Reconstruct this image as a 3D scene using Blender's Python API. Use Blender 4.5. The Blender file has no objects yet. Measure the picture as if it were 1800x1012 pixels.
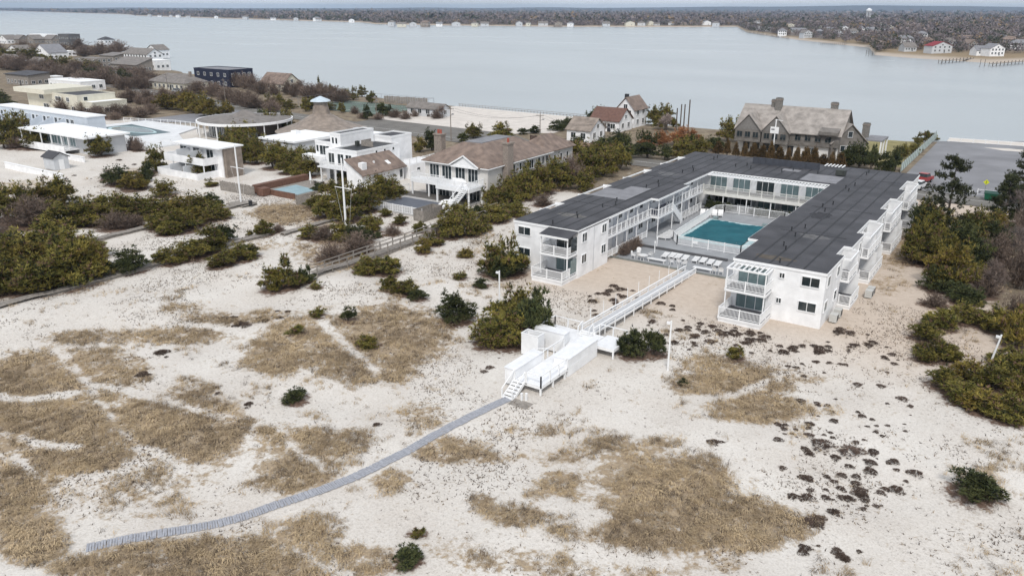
import bpy, math, random
import numpy as np
from mathutils import Matrix, Vector
random.seed(7); RNG = np.random.default_rng(11)
SC = bpy.context.scene; COL = SC.collection
# ------------------------------------------------------------------ camera
# World axes: X runs along the shore road, Y runs from the ocean dunes towards the bay, Z is up (metres).
FOC, PIT, ROL, AZ, CH = 1382.8, math.radians(19.56), math.radians(0.1167), math.radians(33.908), 31.0
CAMX, CAMY = 15.513, -79.697
def _frame():
    cp, sp = math.cos(PIT), math.sin(PIT); cr, sr = math.cos(ROL), math.sin(ROL)
    fw = np.array([0, cp, -sp]); rt = np.array([1., 0, 0]); up = np.array([0, sp, cp])
    R = rt*cr + up*sr; U = -rt*sr + up*cr
    c, s = math.cos(AZ), math.sin(AZ)
    rot = lambda d: np.array([d[0]*c - d[1]*s, d[0]*s + d[1]*c, d[2]])
    return rot(R), rot(U), rot(fw)
CR, CU, CF = _frame()
cam = bpy.data.objects.new('camera', bpy.data.cameras.new('camera')); COL.objects.link(cam)
cam.matrix_world = Matrix(((CR[0], CU[0], -CF[0], CAMX), (CR[1], CU[1], -CF[1], CAMY), (CR[2], CU[2], -CF[2], CH), (0, 0, 0, 1)))
cam.data.sensor_width = 36; cam.data.lens = FOC/1800*36; cam.data.clip_start = 0.5; cam.data.clip_end = 40000
SC.camera = cam
# ------------------------------------------------------------------ sky, sun, exposure
SUN_EL, SUN_AZ = math.radians(48), math.radians(-62)          # direction to the sun: angle from +X
w = bpy.data.worlds.new('World'); SC.world = w; w.use_nodes = True
nt = w.node_tree; nt.nodes.clear()
def N(t, kind, **kw):
    n = t.nodes.new(kind)
    for k, v in kw.items(): setattr(n, k, v)
    return n
sky = N(nt, 'ShaderNodeTexSky', sky_type='NISHITA', sun_disc=False, sun_elevation=SUN_EL, sun_rotation=math.pi/2 - SUN_AZ, altitude=0, air_density=1.0, dust_density=2.0, ozone_density=1.0)
tc = N(nt, 'ShaderNodeTexCoord'); mp = N(nt, 'ShaderNodeMapping'); mp.inputs['Scale'].default_value = (1.2, 1.2, 5)
cn = N(nt, 'ShaderNodeTexNoise'); cn.inputs['Scale'].default_value = 2.2; cn.inputs['Detail'].default_value = 6
cr_ = N(nt, 'ShaderNodeValToRGB'); cr_.color_ramp.elements[0].position = .34; cr_.color_ramp.elements[0].color = (.55, .55, .55, 1)
cr_.color_ramp.elements[1].position = .62; cr_.color_ramp.elements[1].color = (.93, .93, .93, 1)
mx = N(nt, 'ShaderNodeMix', data_type='RGBA'); mx.inputs[7].default_value = (5.7, 5.95, 6.25, 1)
bg = N(nt, 'ShaderNodeBackground'); bg.inputs['Strength'].default_value = 0.10
wo = N(nt, 'ShaderNodeOutputWorld')
nt.links.new(tc.outputs['Generated'], mp.inputs['Vector']); nt.links.new(mp.outputs['Vector'], cn.inputs['Vector'])
nt.links.new(cn.outputs['Fac'], cr_.inputs['Fac']); nt.links.new(cr_.outputs['Color'], mx.inputs[0])
nt.links.new(sky.outputs['Color'], mx.inputs[6]); nt.links.new(mx.outputs[2], bg.inputs['Color']); nt.links.new(bg.outputs['Background'], wo.inputs['Surface'])
sl = bpy.data.lights.new('sun', 'SUN'); sl.energy = 1.5; sl.angle = math.radians(12); sl.color = (1, .96, .9)
sun = bpy.data.objects.new('sun', sl); COL.objects.link(sun)
sd = Vector((math.cos(SUN_EL)*math.cos(SUN_AZ), math.cos(SUN_EL)*math.sin(SUN_AZ), math.sin(SUN_EL)))
sun.rotation_euler = sd.to_track_quat('Z', 'Y').to_euler(); sun.location = (0, -60, 90)
SC.view_settings.view_transform = 'Standard'; SC.view_settings.look = 'None'; SC.view_settings.gamma = 1; SC.view_settings.use_curve_mapping = False
SC.view_settings.exposure = 0.66
SC.render.engine = 'CYCLES'; SC.cycles.use_denoising = True; SC.cycles.max_bounces = 5; SC.cycles.volume_bounces = 0
# ------------------------------------------------------------------ helpers
def G(px, py, z=0.0):
    """photo pixel -> world point on the level z"""
    d = CR*(px-900) + CU*(506-py) + CF*FOC; t = (z-CH)/d[2]
    return CAMX + d[0]*t, CAMY + d[1]*t
def PX(x, y, z=0.0):
    v = np.stack([np.asarray(x, float)-CAMX, np.asarray(y, float)-CAMY, np.zeros_like(np.asarray(x, float))+z-CH], -1)
    dz = v@CF; dz = np.where(dz > 1, dz, 1e-3)
    return 900+FOC*(v@CR)/dz, 506-FOC*(v@CU)/dz, v@CF
def mpp(px, py):
    x, y = G(px, py); return math.sqrt((x-CAMX)**2+(y-CAMY)**2+CH*CH)/FOC
def vnoise(x, y, s, seed=0):
    r = np.random.default_rng(seed).random((256, 256)); x = np.asarray(x)/s; y = np.asarray(y)/s
    xi = np.floor(x).astype(int); yi = np.floor(y).astype(int); fx = x-xi; fy = y-yi
    fx = fx*fx*(3-2*fx); fy = fy*fy*(3-2*fy); a = lambda i, j: r[(xi+i) % 256, (yi+j) % 256]
    return (a(0,0)*(1-fx)+a(1,0)*fx)*(1-fy) + (a(0,1)*(1-fx)+a(1,1)*fx)*fy
def sst(a, b, x):
    t = np.clip((np.asarray(x, float)-a)/(b-a), 0, 1); return t*t*(3-2*t)
# bay shoreline (world X -> Y of the water's edge)
SH = sorted([(-2600, 900), (-1067, 408), (-771, 339), (-649, 314), (-477, 235), (-404, 191), (-288, 155), (-247, 150), (-199, 146), (-157, 141), (-119, 138), (-109, 138), (-56, 139), (-17, 145), (12, 160), (70, 168), (400, 190), (2500, 260)])
SHX, SHY = np.array([p[0] for p in SH], float), np.array([p[1] for p in SH], float)
WL = -1.2
def hgt(x, y):
    x = np.asarray(x, float); y = np.asarray(y, float)
    a = (1-sst(-16, 4, y))*(1-sst(60, 90, np.abs(y+30))*0)
    k = 1-np.exp(-(((x+18)/9)**2+((y+20)/14)**2))
    b = (vnoise(x, y, 9, 1)-.5)*.75 + (vnoise(x, y, 3.2, 2)-.5)*.28
    f = sst(-45, -60, x)*(1-sst(5, 25, y))
    z = b*np.clip(a*k+f*.6, 0, 1)
    s = WL + (np.interp(x, SHX, SHY)-y)*.13
    return np.clip(np.minimum(z, s), -5, 9)
def h1(x, y): return float(hgt(np.array([x]), np.array([y]))[0])
# materials ---------------------------------------------------------
MATS = {}
def mat(name, col, rough=.7, var=.12, scale=1.5, bump=0, bscale=20, spec=.3, metal=0, col2=None, trans=0):
    if name in MATS: return MATS[name]
    m = bpy.data.materials.new(name); m.use_nodes = True; t = m.node_tree; p = t.nodes['Principled BSDF']
    p.inputs['Roughness'].default_value = rough; p.inputs['Specular IOR Level'].default_value = spec; p.inputs['Metallic'].default_value = metal
    g = N(t, 'ShaderNodeNewGeometry'); n1 = N(t, 'ShaderNodeTexNoise'); n1.inputs['Scale'].default_value = scale; n1.inputs['Detail'].default_value = 5
    t.links.new(g.outputs['Position'], n1.inputs['Vector'])
    r = N(t, 'ShaderNodeValToRGB'); r.color_ramp.elements[0].position = .3; r.color_ramp.elements[1].position = .7
    c2 = col2 or tuple(c*(1-var) for c in col); c1 = col if col2 else tuple(min(c*(1+var*.5), .95) for c in col)
    r.color_ramp.elements[0].color = (*c2, 1); r.color_ramp.elements[1].color = (*c1, 1)
    t.links.new(n1.outputs['Fac'], r.inputs['Fac']); t.links.new(r.outputs['Color'], p.inputs['Base Color'])
    if bump:
        n2 = N(t, 'ShaderNodeTexNoise'); n2.inputs['Scale'].default_value = bscale; n2.inputs['Detail'].default_value = 3
        b = N(t, 'ShaderNodeBump'); b.inputs['Strength'].default_value = bump; b.inputs['Distance'].default_value = .05
        t.links.new(g.outputs['Position'], n2.inputs['Vector']); t.links.new(n2.outputs['Fac'], b.inputs['Height']); t.links.new(b.outputs['Normal'], p.inputs['Normal'])
    MATS[name] = m; return m
def siding(name, col, pitch=.2, axis='Z', depth=.4, var=.08):
    """clapboard / shingle courses: fine relief by a saw wave along one axis"""
    m = mat(name, col, .6, var, .8); t = m.node_tree; p = t.nodes['Principled BSDF']
    g = N(t, 'ShaderNodeNewGeometry'); wv = N(t, 'ShaderNodeTexWave', wave_type='BANDS', bands_direction=axis, wave_profile='SAW')
    wv.inputs['Scale'].default_value = .314/pitch; wv.inputs['Distortion'].default_value = .15
    b = N(t, 'ShaderNodeBump'); b.inputs['Strength'].default_value = depth; b.inputs['Distance'].default_value = .03
    t.links.new(g.outputs['Position'], wv.inputs['Vector']); t.links.new(wv.outputs['Fac'], b.inputs['Height']); t.links.new(b.outputs['Normal'], p.inputs['Normal'])
    return m
def attrmat(name, rough=.8, rnd=.25, spec=.15, trans=0.0):
    m = bpy.data.materials.new(name); m.use_nodes = True; t = m.node_tree; p = t.nodes['Principled BSDF']
    p.inputs['Roughness'].default_value = rough; p.inputs['Specular IOR Level'].default_value = spec
    a = N(t, 'ShaderNodeAttribute', attribute_name='Col'); oi = N(t, 'ShaderNodeObjectInfo')
    mr = N(t, 'ShaderNodeMapRange'); mr.inputs['To Min'].default_value = 1-rnd; mr.inputs['To Max'].default_value = 1+rnd
    hs = N(t, 'ShaderNodeHueSaturation'); t.links.new(oi.outputs['Random'], mr.inputs['Value']); t.links.new(mr.outputs['Result'], hs.inputs['Value'])
    t.links.new(a.outputs['Color'], hs.inputs['Color']); t.links.new(hs.outputs['Color'], p.inputs['Base Color'])
    MATS[name] = m; return m
M_WHITE = siding('white_siding', (.84, .845, .855), .22, var=.13)
M_TRIM = mat('white_trim', (.80, .805, .81), .5, .06, 3)
M_DECKW = mat('white_deck_paint', (.76, .77, .79), .55, .1, 2)
M_GREYW = siding('pale_grey_siding', (.55, .565, .585), .25)
M_ROOF = mat('roof_membrane', (.078, .077, .085), .7, .3, .3, .15, 8, col2=(.04, .04, .045))
M_PATCH = mat('roof_patch_membrane', (.22, .22, .235), .75, .2, .7)
M_SEAM = mat('roof_seam_tar', (.022, .022, .025), .6, .2)
M_DARK = mat('dark_metal', (.03, .032, .036), .5, .2)
M_GLASS = mat('dark_glass', (.025, .035, .04), .06, .3, .6, spec=.8)
M_CURT_SKY = mat('sky_tinted_curtained_glass', (.17, .235, .245), .12, .25, .8, spec=.7)  # curtained panes with the teal sky reflection painted into the base colour
M_CONC = mat('grey_painted_concrete', (.30, .31, .325), .8, .15, .7, .1, 12)
M_DECKG = mat('grey_deck', (.12, .12, .13), .8, .2, 2)
M_SHING = siding('weathered_shingle', (.27, .225, .19), .16, 'Z', .6, .35)
M_BROOF = siding('brown_shingle_roof', (.22, .165, .135), .18, 'Z', .7, .4)
M_GROOF = siding('grey_shingle_roof', (.20, .18, .165), .2, 'Z', .6, .3)
M_WOOD = mat('weathered_wood', (.27, .245, .22), .85, .3, 3, .2, 15)
M_WOODB = mat('brown_wood', (.16, .085, .06), .8, .3, 3)
M_CREAM = siding('cream_siding', (.64, .61, .51), .3)
M_NAVY = siding('navy_siding', (.017, .021, .045), .25)
M_BRICK = mat('chimney_stone', (.27, .23, .2), .9, .35, 6, .5, 9)
M_REDB = mat('terracotta', (.36, .1, .07), .8, .2)
M_WROOF = mat('white_roof_coating', (.82, .83, .84), .6, .1, .6)
M_BARK = mat('bark', (.12, .10, .085), .9, .35, 8, .4, 20)
M_POLE = mat('pole_wood', (.23, .20, .175), .9, .25, 4)
M_FOL = attrmat('foliage', .75, .22); M_GRASS = attrmat('dry_grass', .85, 0.0); M_WOODS = attrmat('distant_foliage', .9, 0)
# mesh builder ---------------------------------------------------------
ORG = {}
class MB:
    def __init__(s): s.v = []; s.f = []
    def box(s, x0, x1, y0, y1, z0, z1):
        n = len(s.v); s.v += [(x0,y0,z0),(x1,y0,z0),(x1,y1,z0),(x0,y1,z0),(x0,y0,z1),(x1,y0,z1),(x1,y1,z1),(x0,y1,z1)]
        s.f += [(n,n+3,n+2,n+1),(n+4,n+5,n+6,n+7),(n,n+1,n+5,n+4),(n+1,n+2,n+6,n+5),(n+2,n+3,n+7,n+6),(n+3,n,n+4,n+7)]; return s
    def prism(s, pts, z0, z1):
        """vertical prism over a counter-clockwise outline; z0/z1 numbers or functions of (x, y)"""
        n = len(s.v); k = len(pts); f0 = z0 if callable(z0) else (lambda x, y: z0); f1 = z1 if callable(z1) else (lambda x, y: z1)
        s.v += [(x, y, f0(x, y)) for x, y in pts] + [(x, y, f1(x, y)) for x, y in pts]
        s.f += [tuple(n+i for i in reversed(range(k))), tuple(n+k+i for i in range(k))] + [(n+i, n+(i+1) % k, n+k+(i+1) % k, n+k+i) for i in range(k)]; return s
    def hull(s, base, top):
        """solid between two rings of the same number of 3-D points"""
        n = len(s.v); k = len(base); s.v += list(base)+list(top)
        s.f += [tuple(n+i for i in reversed(range(k))), tuple(n+k+i for i in range(k))] + [(n+i, n+(i+1) % k, n+k+(i+1) % k, n+k+i) for i in range(k)]; return s
    def tube(s, p0, p1, r0, r1=None, n=6):
        r1 = r0 if r1 is None else r1; a = Vector(p0); b = Vector(p1); d = (b-a).normalized()
        u = d.orthogonal().normalized(); w_ = d.cross(u); rings = []
        for c, r in ((a, r0), (b, r1)): rings.append([tuple(c+(u*math.cos(2*math.pi*i/n)+w_*math.sin(2*math.pi*i/n))*r) for i in range(n)])
        return s.hull(rings[0], rings[1])
    def bar(s, p0, p1, wx, wz):
        """rectangular bar between two points (width across, height)"""
        a = Vector(p0); b = Vector(p1); d = (b-a).normalized(); up = Vector((0,0,1)) if abs(d.z) < .95 else Vector((0,1,0))
        sdv = d.cross(up).normalized(); up = sdv.cross(d); q = [(-wx/2,-wz/2),(wx/2,-wz/2),(wx/2,wz/2),(-wx/2,wz/2)]
        return s.hull([tuple(a+sdv*i+up*j) for i, j in q], [tuple(b+sdv*i+up*j) for i, j in q])
    def poly(s, *p): n = len(s.v); s.v += list(p); s.f.append(tuple(range(n, n+len(p)))); return s
    def mesh(s, name, m):
        me = bpy.data.meshes.new(name); me.from_pydata(s.v, [], s.f); me.materials.append(m); me.update(); return me
    def build(s, name, m, parent=None, at=None):
        o_ = (0, 0, 0) if parent is None else ORG.get(parent.name, (0, 0, 0))
        if o_ != (0, 0, 0): s.v = [(x-o_[0], y-o_[1], z-o_[2]) for x, y, z in s.v]
        o = link(name, s.mesh(name, m), parent); ORG[o.name] = o_; return o
def link(name, data, parent=None, loc=None, rz=0, sc=None):
    o = bpy.data.objects.new(name, data); COL.objects.link(o)
    if parent: o.parent = parent
    if loc is not None: o.location = loc
    if rz: o.rotation_euler[2] = rz
    if sc is not None: o.scale = sc
    return o
PENDING = []
def tag(o, label, cat, group=None):
    o['label'] = label; o['category'] = cat
    if group: o['group'] = group
    return o
def many(o, label, cat, group, x, y):
    """one of several: the label gets its place in the row once all are known"""
    tag(o, label, cat, group); PENDING.append((o, label, float(PX(np.array([x]), np.array([y]))[0][0]))); return o
def thing(name, label, cat, loc, rz=0, group=None):
    o = link(name, None, None, loc, rz); o.empty_display_size = .3; tag(o, label, cat, group)
    ORG[o.name] = tuple(loc) if rz == 0 else (0, 0, 0); return o
def struct(o, kind='structure'): o['kind'] = kind; return o
ORD = ['first','second','third','fourth','fifth','sixth','seventh','eighth','ninth','tenth','eleventh','twelfth','thirteenth','fourteenth','fifteenth','sixteenth','seventeenth','eighteenth','nineteenth','twentieth']
WCACHE = {}
FACE = {'S': 0, 'E': math.pi/2, 'N': math.pi, 'W': -math.pi/2}
def window(par, x, y, z, wd, ht, face='S', n=2, glass=None, frame=None, name='window', sub=True):
    """window or glazed door: frame with n panes, centred on (x, y), sill at z; the panes are sub-parts"""
    glass = glass or M_GLASS; frame = frame or M_TRIM; key = (round(wd, 2), round(ht, 2), n, glass.name, frame.name)
    t = .07 if wd > 1 else .05
    if key not in WCACHE:
        m = MB(); m.box(-wd/2-t, -wd/2, -.07, .03, -t, ht+t).box(wd/2, wd/2+t, -.07, .03, -t, ht+t).box(-wd/2, wd/2, -.07, .03, ht, ht+t).box(-wd/2-.04, wd/2+.04, -.1, .03, -t-.03, 0)
        for i in range(1, n): xx = -wd/2+wd*i/n; m.box(xx-.03, xx+.03, -.06, .02, 0, ht)
        pw = wd/n-(.06 if n > 1 else 0); p = MB().box(-pw/2, pw/2, -.025, .01, 0, ht)
        WCACHE[key] = (m.mesh('window', frame), p.mesh('pane', glass))
    o_ = ORG.get(par.name, (0, 0, 0)); fm, pm = WCACHE[key]
    o = link(name, fm, par, (x-o_[0], y-o_[1], z-o_[2]), FACE[face] if isinstance(face, str) else face)
    if sub:
        for i in range(n): link('pane', pm, o, (-wd/2+wd*(i+.5)/n, 0, 0))
    return o
def railing(par, pts, z, h=1.0, gap=.16, post=2.0, m=None, closed=False, solid=False, r=.035, z1=None, name='railing'):
    """rails are the part; its posts and its row of balusters are sub-parts"""
    m = m or M_TRIM; rails = MB(); bal = MB(); P = list(pts)+([pts[0]] if closed else []); posts = []
    for (a, b) in zip(P[:-1], P[1:]):
        L = math.hypot(b[0]-a[0], b[1]-a[1]); za = a[2] if len(a) > 2 else z; zb = b[2] if len(b) > 2 else z
        rails.bar((a[0], a[1], za+h), (b[0], b[1], zb+h), .09, .07); rails.bar((a[0], a[1], za+.12), (b[0], b[1], zb+.12), .06, .06)
        k = max(1, round(L/post))
        for i in range(k+1): posts.append((a[0]+(b[0]-a[0])*i/k, a[1]+(b[1]-a[1])*i/k, za+(zb-za)*i/k))
        if gap:
            k = max(2, int(L/gap)); hw = .02
            for i in range(1, k):
                f = i/k; x = a[0]+(b[0]-a[0])*f; y = a[1]+(b[1]-a[1])*f; zz = za+(zb-za)*f
                bal.box(x-hw, x+hw, y-hw, y+hw, zz+.14, zz+h-.02)
    o = rails.build(name, m, par)
    if bal.v: b = bal.build('balusters', m, o); b['kind'] = 'stuff'
    done = set()
    for p in posts:
        k = (round(p[0], 1), round(p[1], 1))
        if k in done: continue
        done.add(k); MB().box(p[0]-.06, p[0]+.06, p[1]-.06, p[1]+.06, p[2]-.05, p[2]+h+.1).build('post', m, o)
    return o
def stairs(par, x0, x1, y0, y1, z0, z1, n, m, axis='y', side=True, rail=True, name='stair'):
    """flight from (y0, z0) up to (y1, z1): stringers are the part, treads are sub-parts"""
    st = MB(); sgn = 1 if y1 > y0 else -1
    if axis == 'y':
        for x in (x0, x1): st.bar((x, y0, z0), (x, y1, z1), .06, .28)
    else:
        for x in (x0, x1): st.bar((y0, x, z0), (y1, x, z1), .06, .28)
    o = st.build(name, m, par)
    for i in range(n):
        f = (i+.5)/n; y = y0+(y1-y0)*f; z = z0+(z1-z0)*(i+1)/n; d = abs(y1-y0)/n*.6
        if axis == 'y': MB().box(x0+.03, x1-.03, y-d, y+d, z-.05, z).build('tread', m, o)
        else: MB().box(y-d, y+d, x0+.03, x1-.03, z-.05, z).build('tread', m, o)
    if rail:
        for x in (x0, x1):
            r = MB(); p, q = ((x, y0, z0+.95), (x, y1, z1+.95)) if axis == 'y' else ((y0, x, z0+.95), (y1, x, z1+.95))
            r.bar(p, q, .07, .07)
            for e in (p, q): r.box(e[0]-.045, e[0]+.045, e[1]-.045, e[1]+.045, e[2]-1.0, e[2])
            r.build('handrail', m, o)
    return o
def gable(m, x0, x1, y0, y1, z, h, axis='x', ov=.4, t=.16):
    """gable roof shell, ridge along axis"""
    if axis == 'x':
        yc = (y0+y1)/2; s = h/(yc-y0); za = z-ov*s
        a = [(x0-ov, y0-ov, za), (x0-ov, yc, z+h), (x0-ov, y1+ov, za)]; b = [(x1+ov, p[1], p[2]) for p in a]
    else:
        xc = (x0+x1)/2; s = h/(xc-x0); za = z-ov*s
        a = [(x1+ov, y0-ov, za), (xc, y0-ov, z+h), (x0-ov, y0-ov, za)]; b = [(p[0], y1+ov, p[2]) for p in a]
    up = lambda q: [(p[0], p[1], p[2]+t) for p in q]
    ring = lambda q: q+up(q)[::-1]
    m.hull(ring(b), ring(a)); return m
def gable_end(m, x0, x1, y0, y1, z, h, axis='x'):
    """wall infill under a gable"""
    if axis == 'x':
        yc = (y0+y1)/2; a = [(x0, y0, z), (x0, y1, z), (x0, yc, z+h)]; b = [(x1, p[1], p[2]) for p in a]
    else:
        xc = (x0+x1)/2; a = [(x1, y0, z), (x0, y0, z), (xc, y0, z+h)]; b = [(p[0], y1, p[2]) for p in a]
    m.hull(b, a); return m
def hip(m, x0, x1, y0, y1, z, h, ov=.4, inset=None, t=.14):
    x0 -= ov; x1 += ov; y0 -= ov; y1 += ov; i = inset if inset is not None else min(x1-x0, y1-y0)/2*.98
    b = [(x0,y0,z),(x1,y0,z),(x1,y1,z),(x0,y1,z)]; bt = [(p[0],p[1],z+t) for p in b]
    tp = [(x0+i,y0+i,z+h),(x1-i,y0+i,z+h),(x1-i,y1-i,z+h),(x0+i,y1-i,z+h)]
    m.hull(b, bt); m.hull(bt, tp); return m
def copy_tree(o, parent=None):
    c = o.copy(); COL.objects.link(c); c.parent = parent
    for ch in list(o.children): copy_tree(ch, c)
    return c
# ------------------------------------------------------------------ where plants and grass stand (photo pixels, turned into places on the ground)
# shrubs: base x, base y, width, height (pixels), kind: o olive pine, d dark pine, y yellowish pine, b bare brown, t pine tree
SHRUBS = [
 (715,1004,62,50,'d'),(735,948,30,16,'o'),(522,715,50,34,'d'),(1706,888,84,56,'d'),(646,615,50,36,'o'),(613,571,34,34,'d'),(522,595,36,26,'o'),(560,564,34,20,'o'),
 (1294,640,38,32,'o'),(802,578,82,68,'d'),(1200,677,22,18,'d'),(866,618,90,72,'o'),(898,622,100,92,'o'),(935,612,80,112,'d'),(912,592,95,95,'o'),(880,590,80,70,'o'),(1110,636,62,66,'d'),(1147,632,56,58,'d'),
 (848,509,36,20,'d'),(809,493,30,16,'o'),(868,490,62,70,'o'),(902,490,62,78,'o'),(885,494,90,56,'d'),(686,520,44,38,'o'),(712,528,60,36,'o'),(735,532,40,24,'d'),(650,486,70,40,'o'),(682,486,60,46,'o'),
 (480,517,50,52,'o'),(508,514,66,62,'o'),(540,503,34,36,'d'),(557,513,26,16,'o'),(390,476,56,28,'o'),(425,466,66,38,'o'),(445,458,34,26,'d'),(232,486,66,48,'d'),(300,470,60,34,'o'),(342,462,70,44,'o'),(372,452,70,56,'o'),(400,432,50,38,'d'),
 (30,524,110,72,'o'),(75,527,110,78,'o'),(125,518,110,92,'o'),(160,500,80,78,'y'),(30,480,110,62,'o'),(90,470,130,62,'o'),(150,470,90,52,'o'),(10,500,90,80,'o'),(60,500,120,60,'y'),(178,494,50,40,'d'),
 (15,398,70,66,'o'),(45,375,50,50,'o'),(80,376,70,48,'y'),(108,368,64,58,'o'),(60,405,110,32,'b'),(115,408,90,28,'o'),(165,402,90,30,'o'),(185,388,80,44,'o'),(225,392,90,46,'o'),(262,388,80,42,'o'),(295,384,70,40,'o'),(328,388,80,44,'y'),(360,388,70,42,'o'),(385,392,50,36,'o'),(372,372,44,32,'d'),
 (285,410,60,26,'o'),(320,416,80,28,'o'),(300,420,50,22,'o'),(345,402,60,24,'y'),(10,430,50,36,'b'),(205,410,70,20,'b'),(240,404,50,18,'b'),
 (212,330,52,38,'d'),(236,336,54,34,'y'),(253,322,28,24,'d'),(196,322,40,16,'b'),(290,346,44,32,'o'),(178,279,50,38,'o'),(174,262,40,32,'b'),(8,262,40,52,'o'),(40,255,54,52,'o'),(68,264,56,36,'o'),(30,262,40,14,'b'),(275,306,42,46,'o'),(352,314,54,44,'o'),(372,330,24,16,'o'),(264,312,24,26,'d'),
 (465,418,44,34,'o'),(438,416,16,14,'o'),(490,412,30,18,'b'),(575,392,60,52,'o'),(612,396,70,64,'o'),(640,380,76,64,'o'),(672,362,70,56,'o'),(600,428,70,36,'o'),(632,432,66,40,'d'),(650,412,50,38,'o'),(570,430,60,28,'b'),(545,425,50,24,'o'),(628,456,90,32,'b'),(585,470,80,24,'b'),(588,354,60,40,'o'),(558,372,50,30,'o'),(690,350,56,38,'o'),(560,340,30,20,'d'),
 (660,398,30,18,'o'),(704,399,34,22,'o'),(738,412,32,26,'o'),(664,418,22,12,'d'),(690,416,40,14,'b'),(678,384,30,14,'o'),(632,372,34,24,'y'),(745,448,34,34,'y'),(762,436,40,30,'o'),(790,424,60,52,'o'),(825,420,60,56,'o'),(805,398,80,40,'o'),(848,410,40,34,'o'),(818,455,34,22,'y'),(770,420,50,22,'b'),(838,388,40,30,'d'),
 (868,372,60,50,'o'),(892,366,64,58,'o'),(918,356,70,64,'o'),(948,346,70,66,'o'),(975,338,70,64,'o'),(1002,330,70,64,'b'),(1030,322,70,62,'o'),(1060,314,66,58,'o'),(1088,304,60,52,'o'),(880,340,60,54,'o'),(905,326,60,50,'o'),(938,318,70,54,'o'),(972,306,70,52,'o'),(1008,298,66,52,'o'),(1045,292,60,46,'o'),(1075,290,56,44,'o'),(1022,340,56,40,'o'),(870,396,70,36,'o'),(905,384,56,28,'o'),(955,366,50,30,'b'),
 (1100,282,44,44,'d'),(1137,282,52,52,'d'),(1168,284,30,30,'d'),(1195,286,52,46,'o'),(1230,276,44,36,'o'),(1215,270,40,34,'d'),(1255,268,40,28,'d'),(1278,252,46,46,'o'),(1150,222,40,36,'o'),(1170,232,50,46,'o'),(1050,212,34,26,'o'),(1065,208,28,20,'o'),(1040,218,30,22,'d'),
 (980,232,40,22,'d'),(998,228,40,22,'d'),(940,236,30,16,'d'),(920,238,24,14,'d'),(1012,266,50,26,'d'),(1060,268,50,28,'d'),(1085,258,40,30,'d'),(832,246,40,30,'o'),(880,246,50,32,'o'),(760,268,40,40,'d'),(738,270,30,30,'o'),(815,252,24,20,'d'),
 (1624,606,60,42,'o'),(1650,585,66,44,'o'),(1690,575,70,40,'o'),(1640,640,66,50,'o'),(1655,690,60,46,'o'),(1690,720,74,52,'o'),(1725,740,76,50,'y'),(1768,756,84,56,'o'),(1740,700,80,52,'o'),(1790,730,60,60,'y'),(1700,676,56,44,'y'),(1765,680,80,58,'o'),(1800,690,70,70,'o'),(1790,620,70,80,'y'),(1745,590,60,50,'o'),(1770,650,60,40,'o'),(1620,640,40,30,'o'),(1670,640,40,36,'o'),
 (1625,470,70,70,'o'),(1660,485,76,72,'o'),(1640,440,80,70,'o'),(1690,460,70,60,'o'),(1700,500,60,44,'o'),(1650,520,70,50,'d'),(1690,540,66,42,'d'),(1720,470,60,50,'b'),(1755,480,80,70,'b'),(1790,520,80,90,'b'),(1730,530,70,60,'b'),(1780,580,70,60,'b'),(1640,545,50,30,'b'),(1700,420,60,34,'y'),(1745,415,70,34,'y'),(1770,440,60,50,'b'),(1795,430,50,70,'b'),(1625,400,50,50,'o'),
 (1652,440,120,150,'t'),(1788,372,76,96,'t'),(1622,470,80,84,'o'),(1690,478,90,80,'d'),(1668,520,90,90,'y'),(1710,440,70,70,'o'),(1605,470,50,60,'o'),(1760,400,60,80,'t'),(1735,450,80,60,'d'),(1615,430,60,64,'d'),
]
ROWS = [ # rows of like plants: start, end, count, width, height, kind
 ((1262,276),(1475,304),15,24,30,'h'), ((1485,300),(1575,300),5,34,40,'d'), ((1580,290),(1640,238),9,22,18,'o'),
 ((150,190),(330,182),9,30,20,'b'),((340,165),(480,196),10,30,20,'b'),((420,158),(600,178),9,34,24,'b'),((480,186),(600,200),8,26,20,'o'),((560,160),(660,178),7,20,20,'o'),((440,225),(560,255),7,34,28,'d'),((300,196),(400,206),5,44,30,'y'),((420,250),(500,232),5,44,34,'o'),((395,285),(545,312),8,46,44,'o'),((400,262),(545,292),7,44,36,'o'),((610,330),(700,318),5,40,34,'o'),
 ((10,126),(120,140),8,34,18,'b'),((20,108),(160,128),8,36,18,'o'),((120,150),(260,158),9,32,18,'b'),((130,130),(300,150),10,30,16,'b'),((160,142),(230,152),4,36,20,'d'),((0,95),(250,100),10,26,9,'b'),((100,200),(165,208),4,34,22,'b'),((150,208),(260,206),5,30,16,'b'),((620,205),(760,210),7,28,16,'b'),((640,212),(690,208),3,24,24,'d'),((5,180),(20,195),2,30,20,'d'),((205,268),(245,270),3,26,20,'b'),
]
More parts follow.
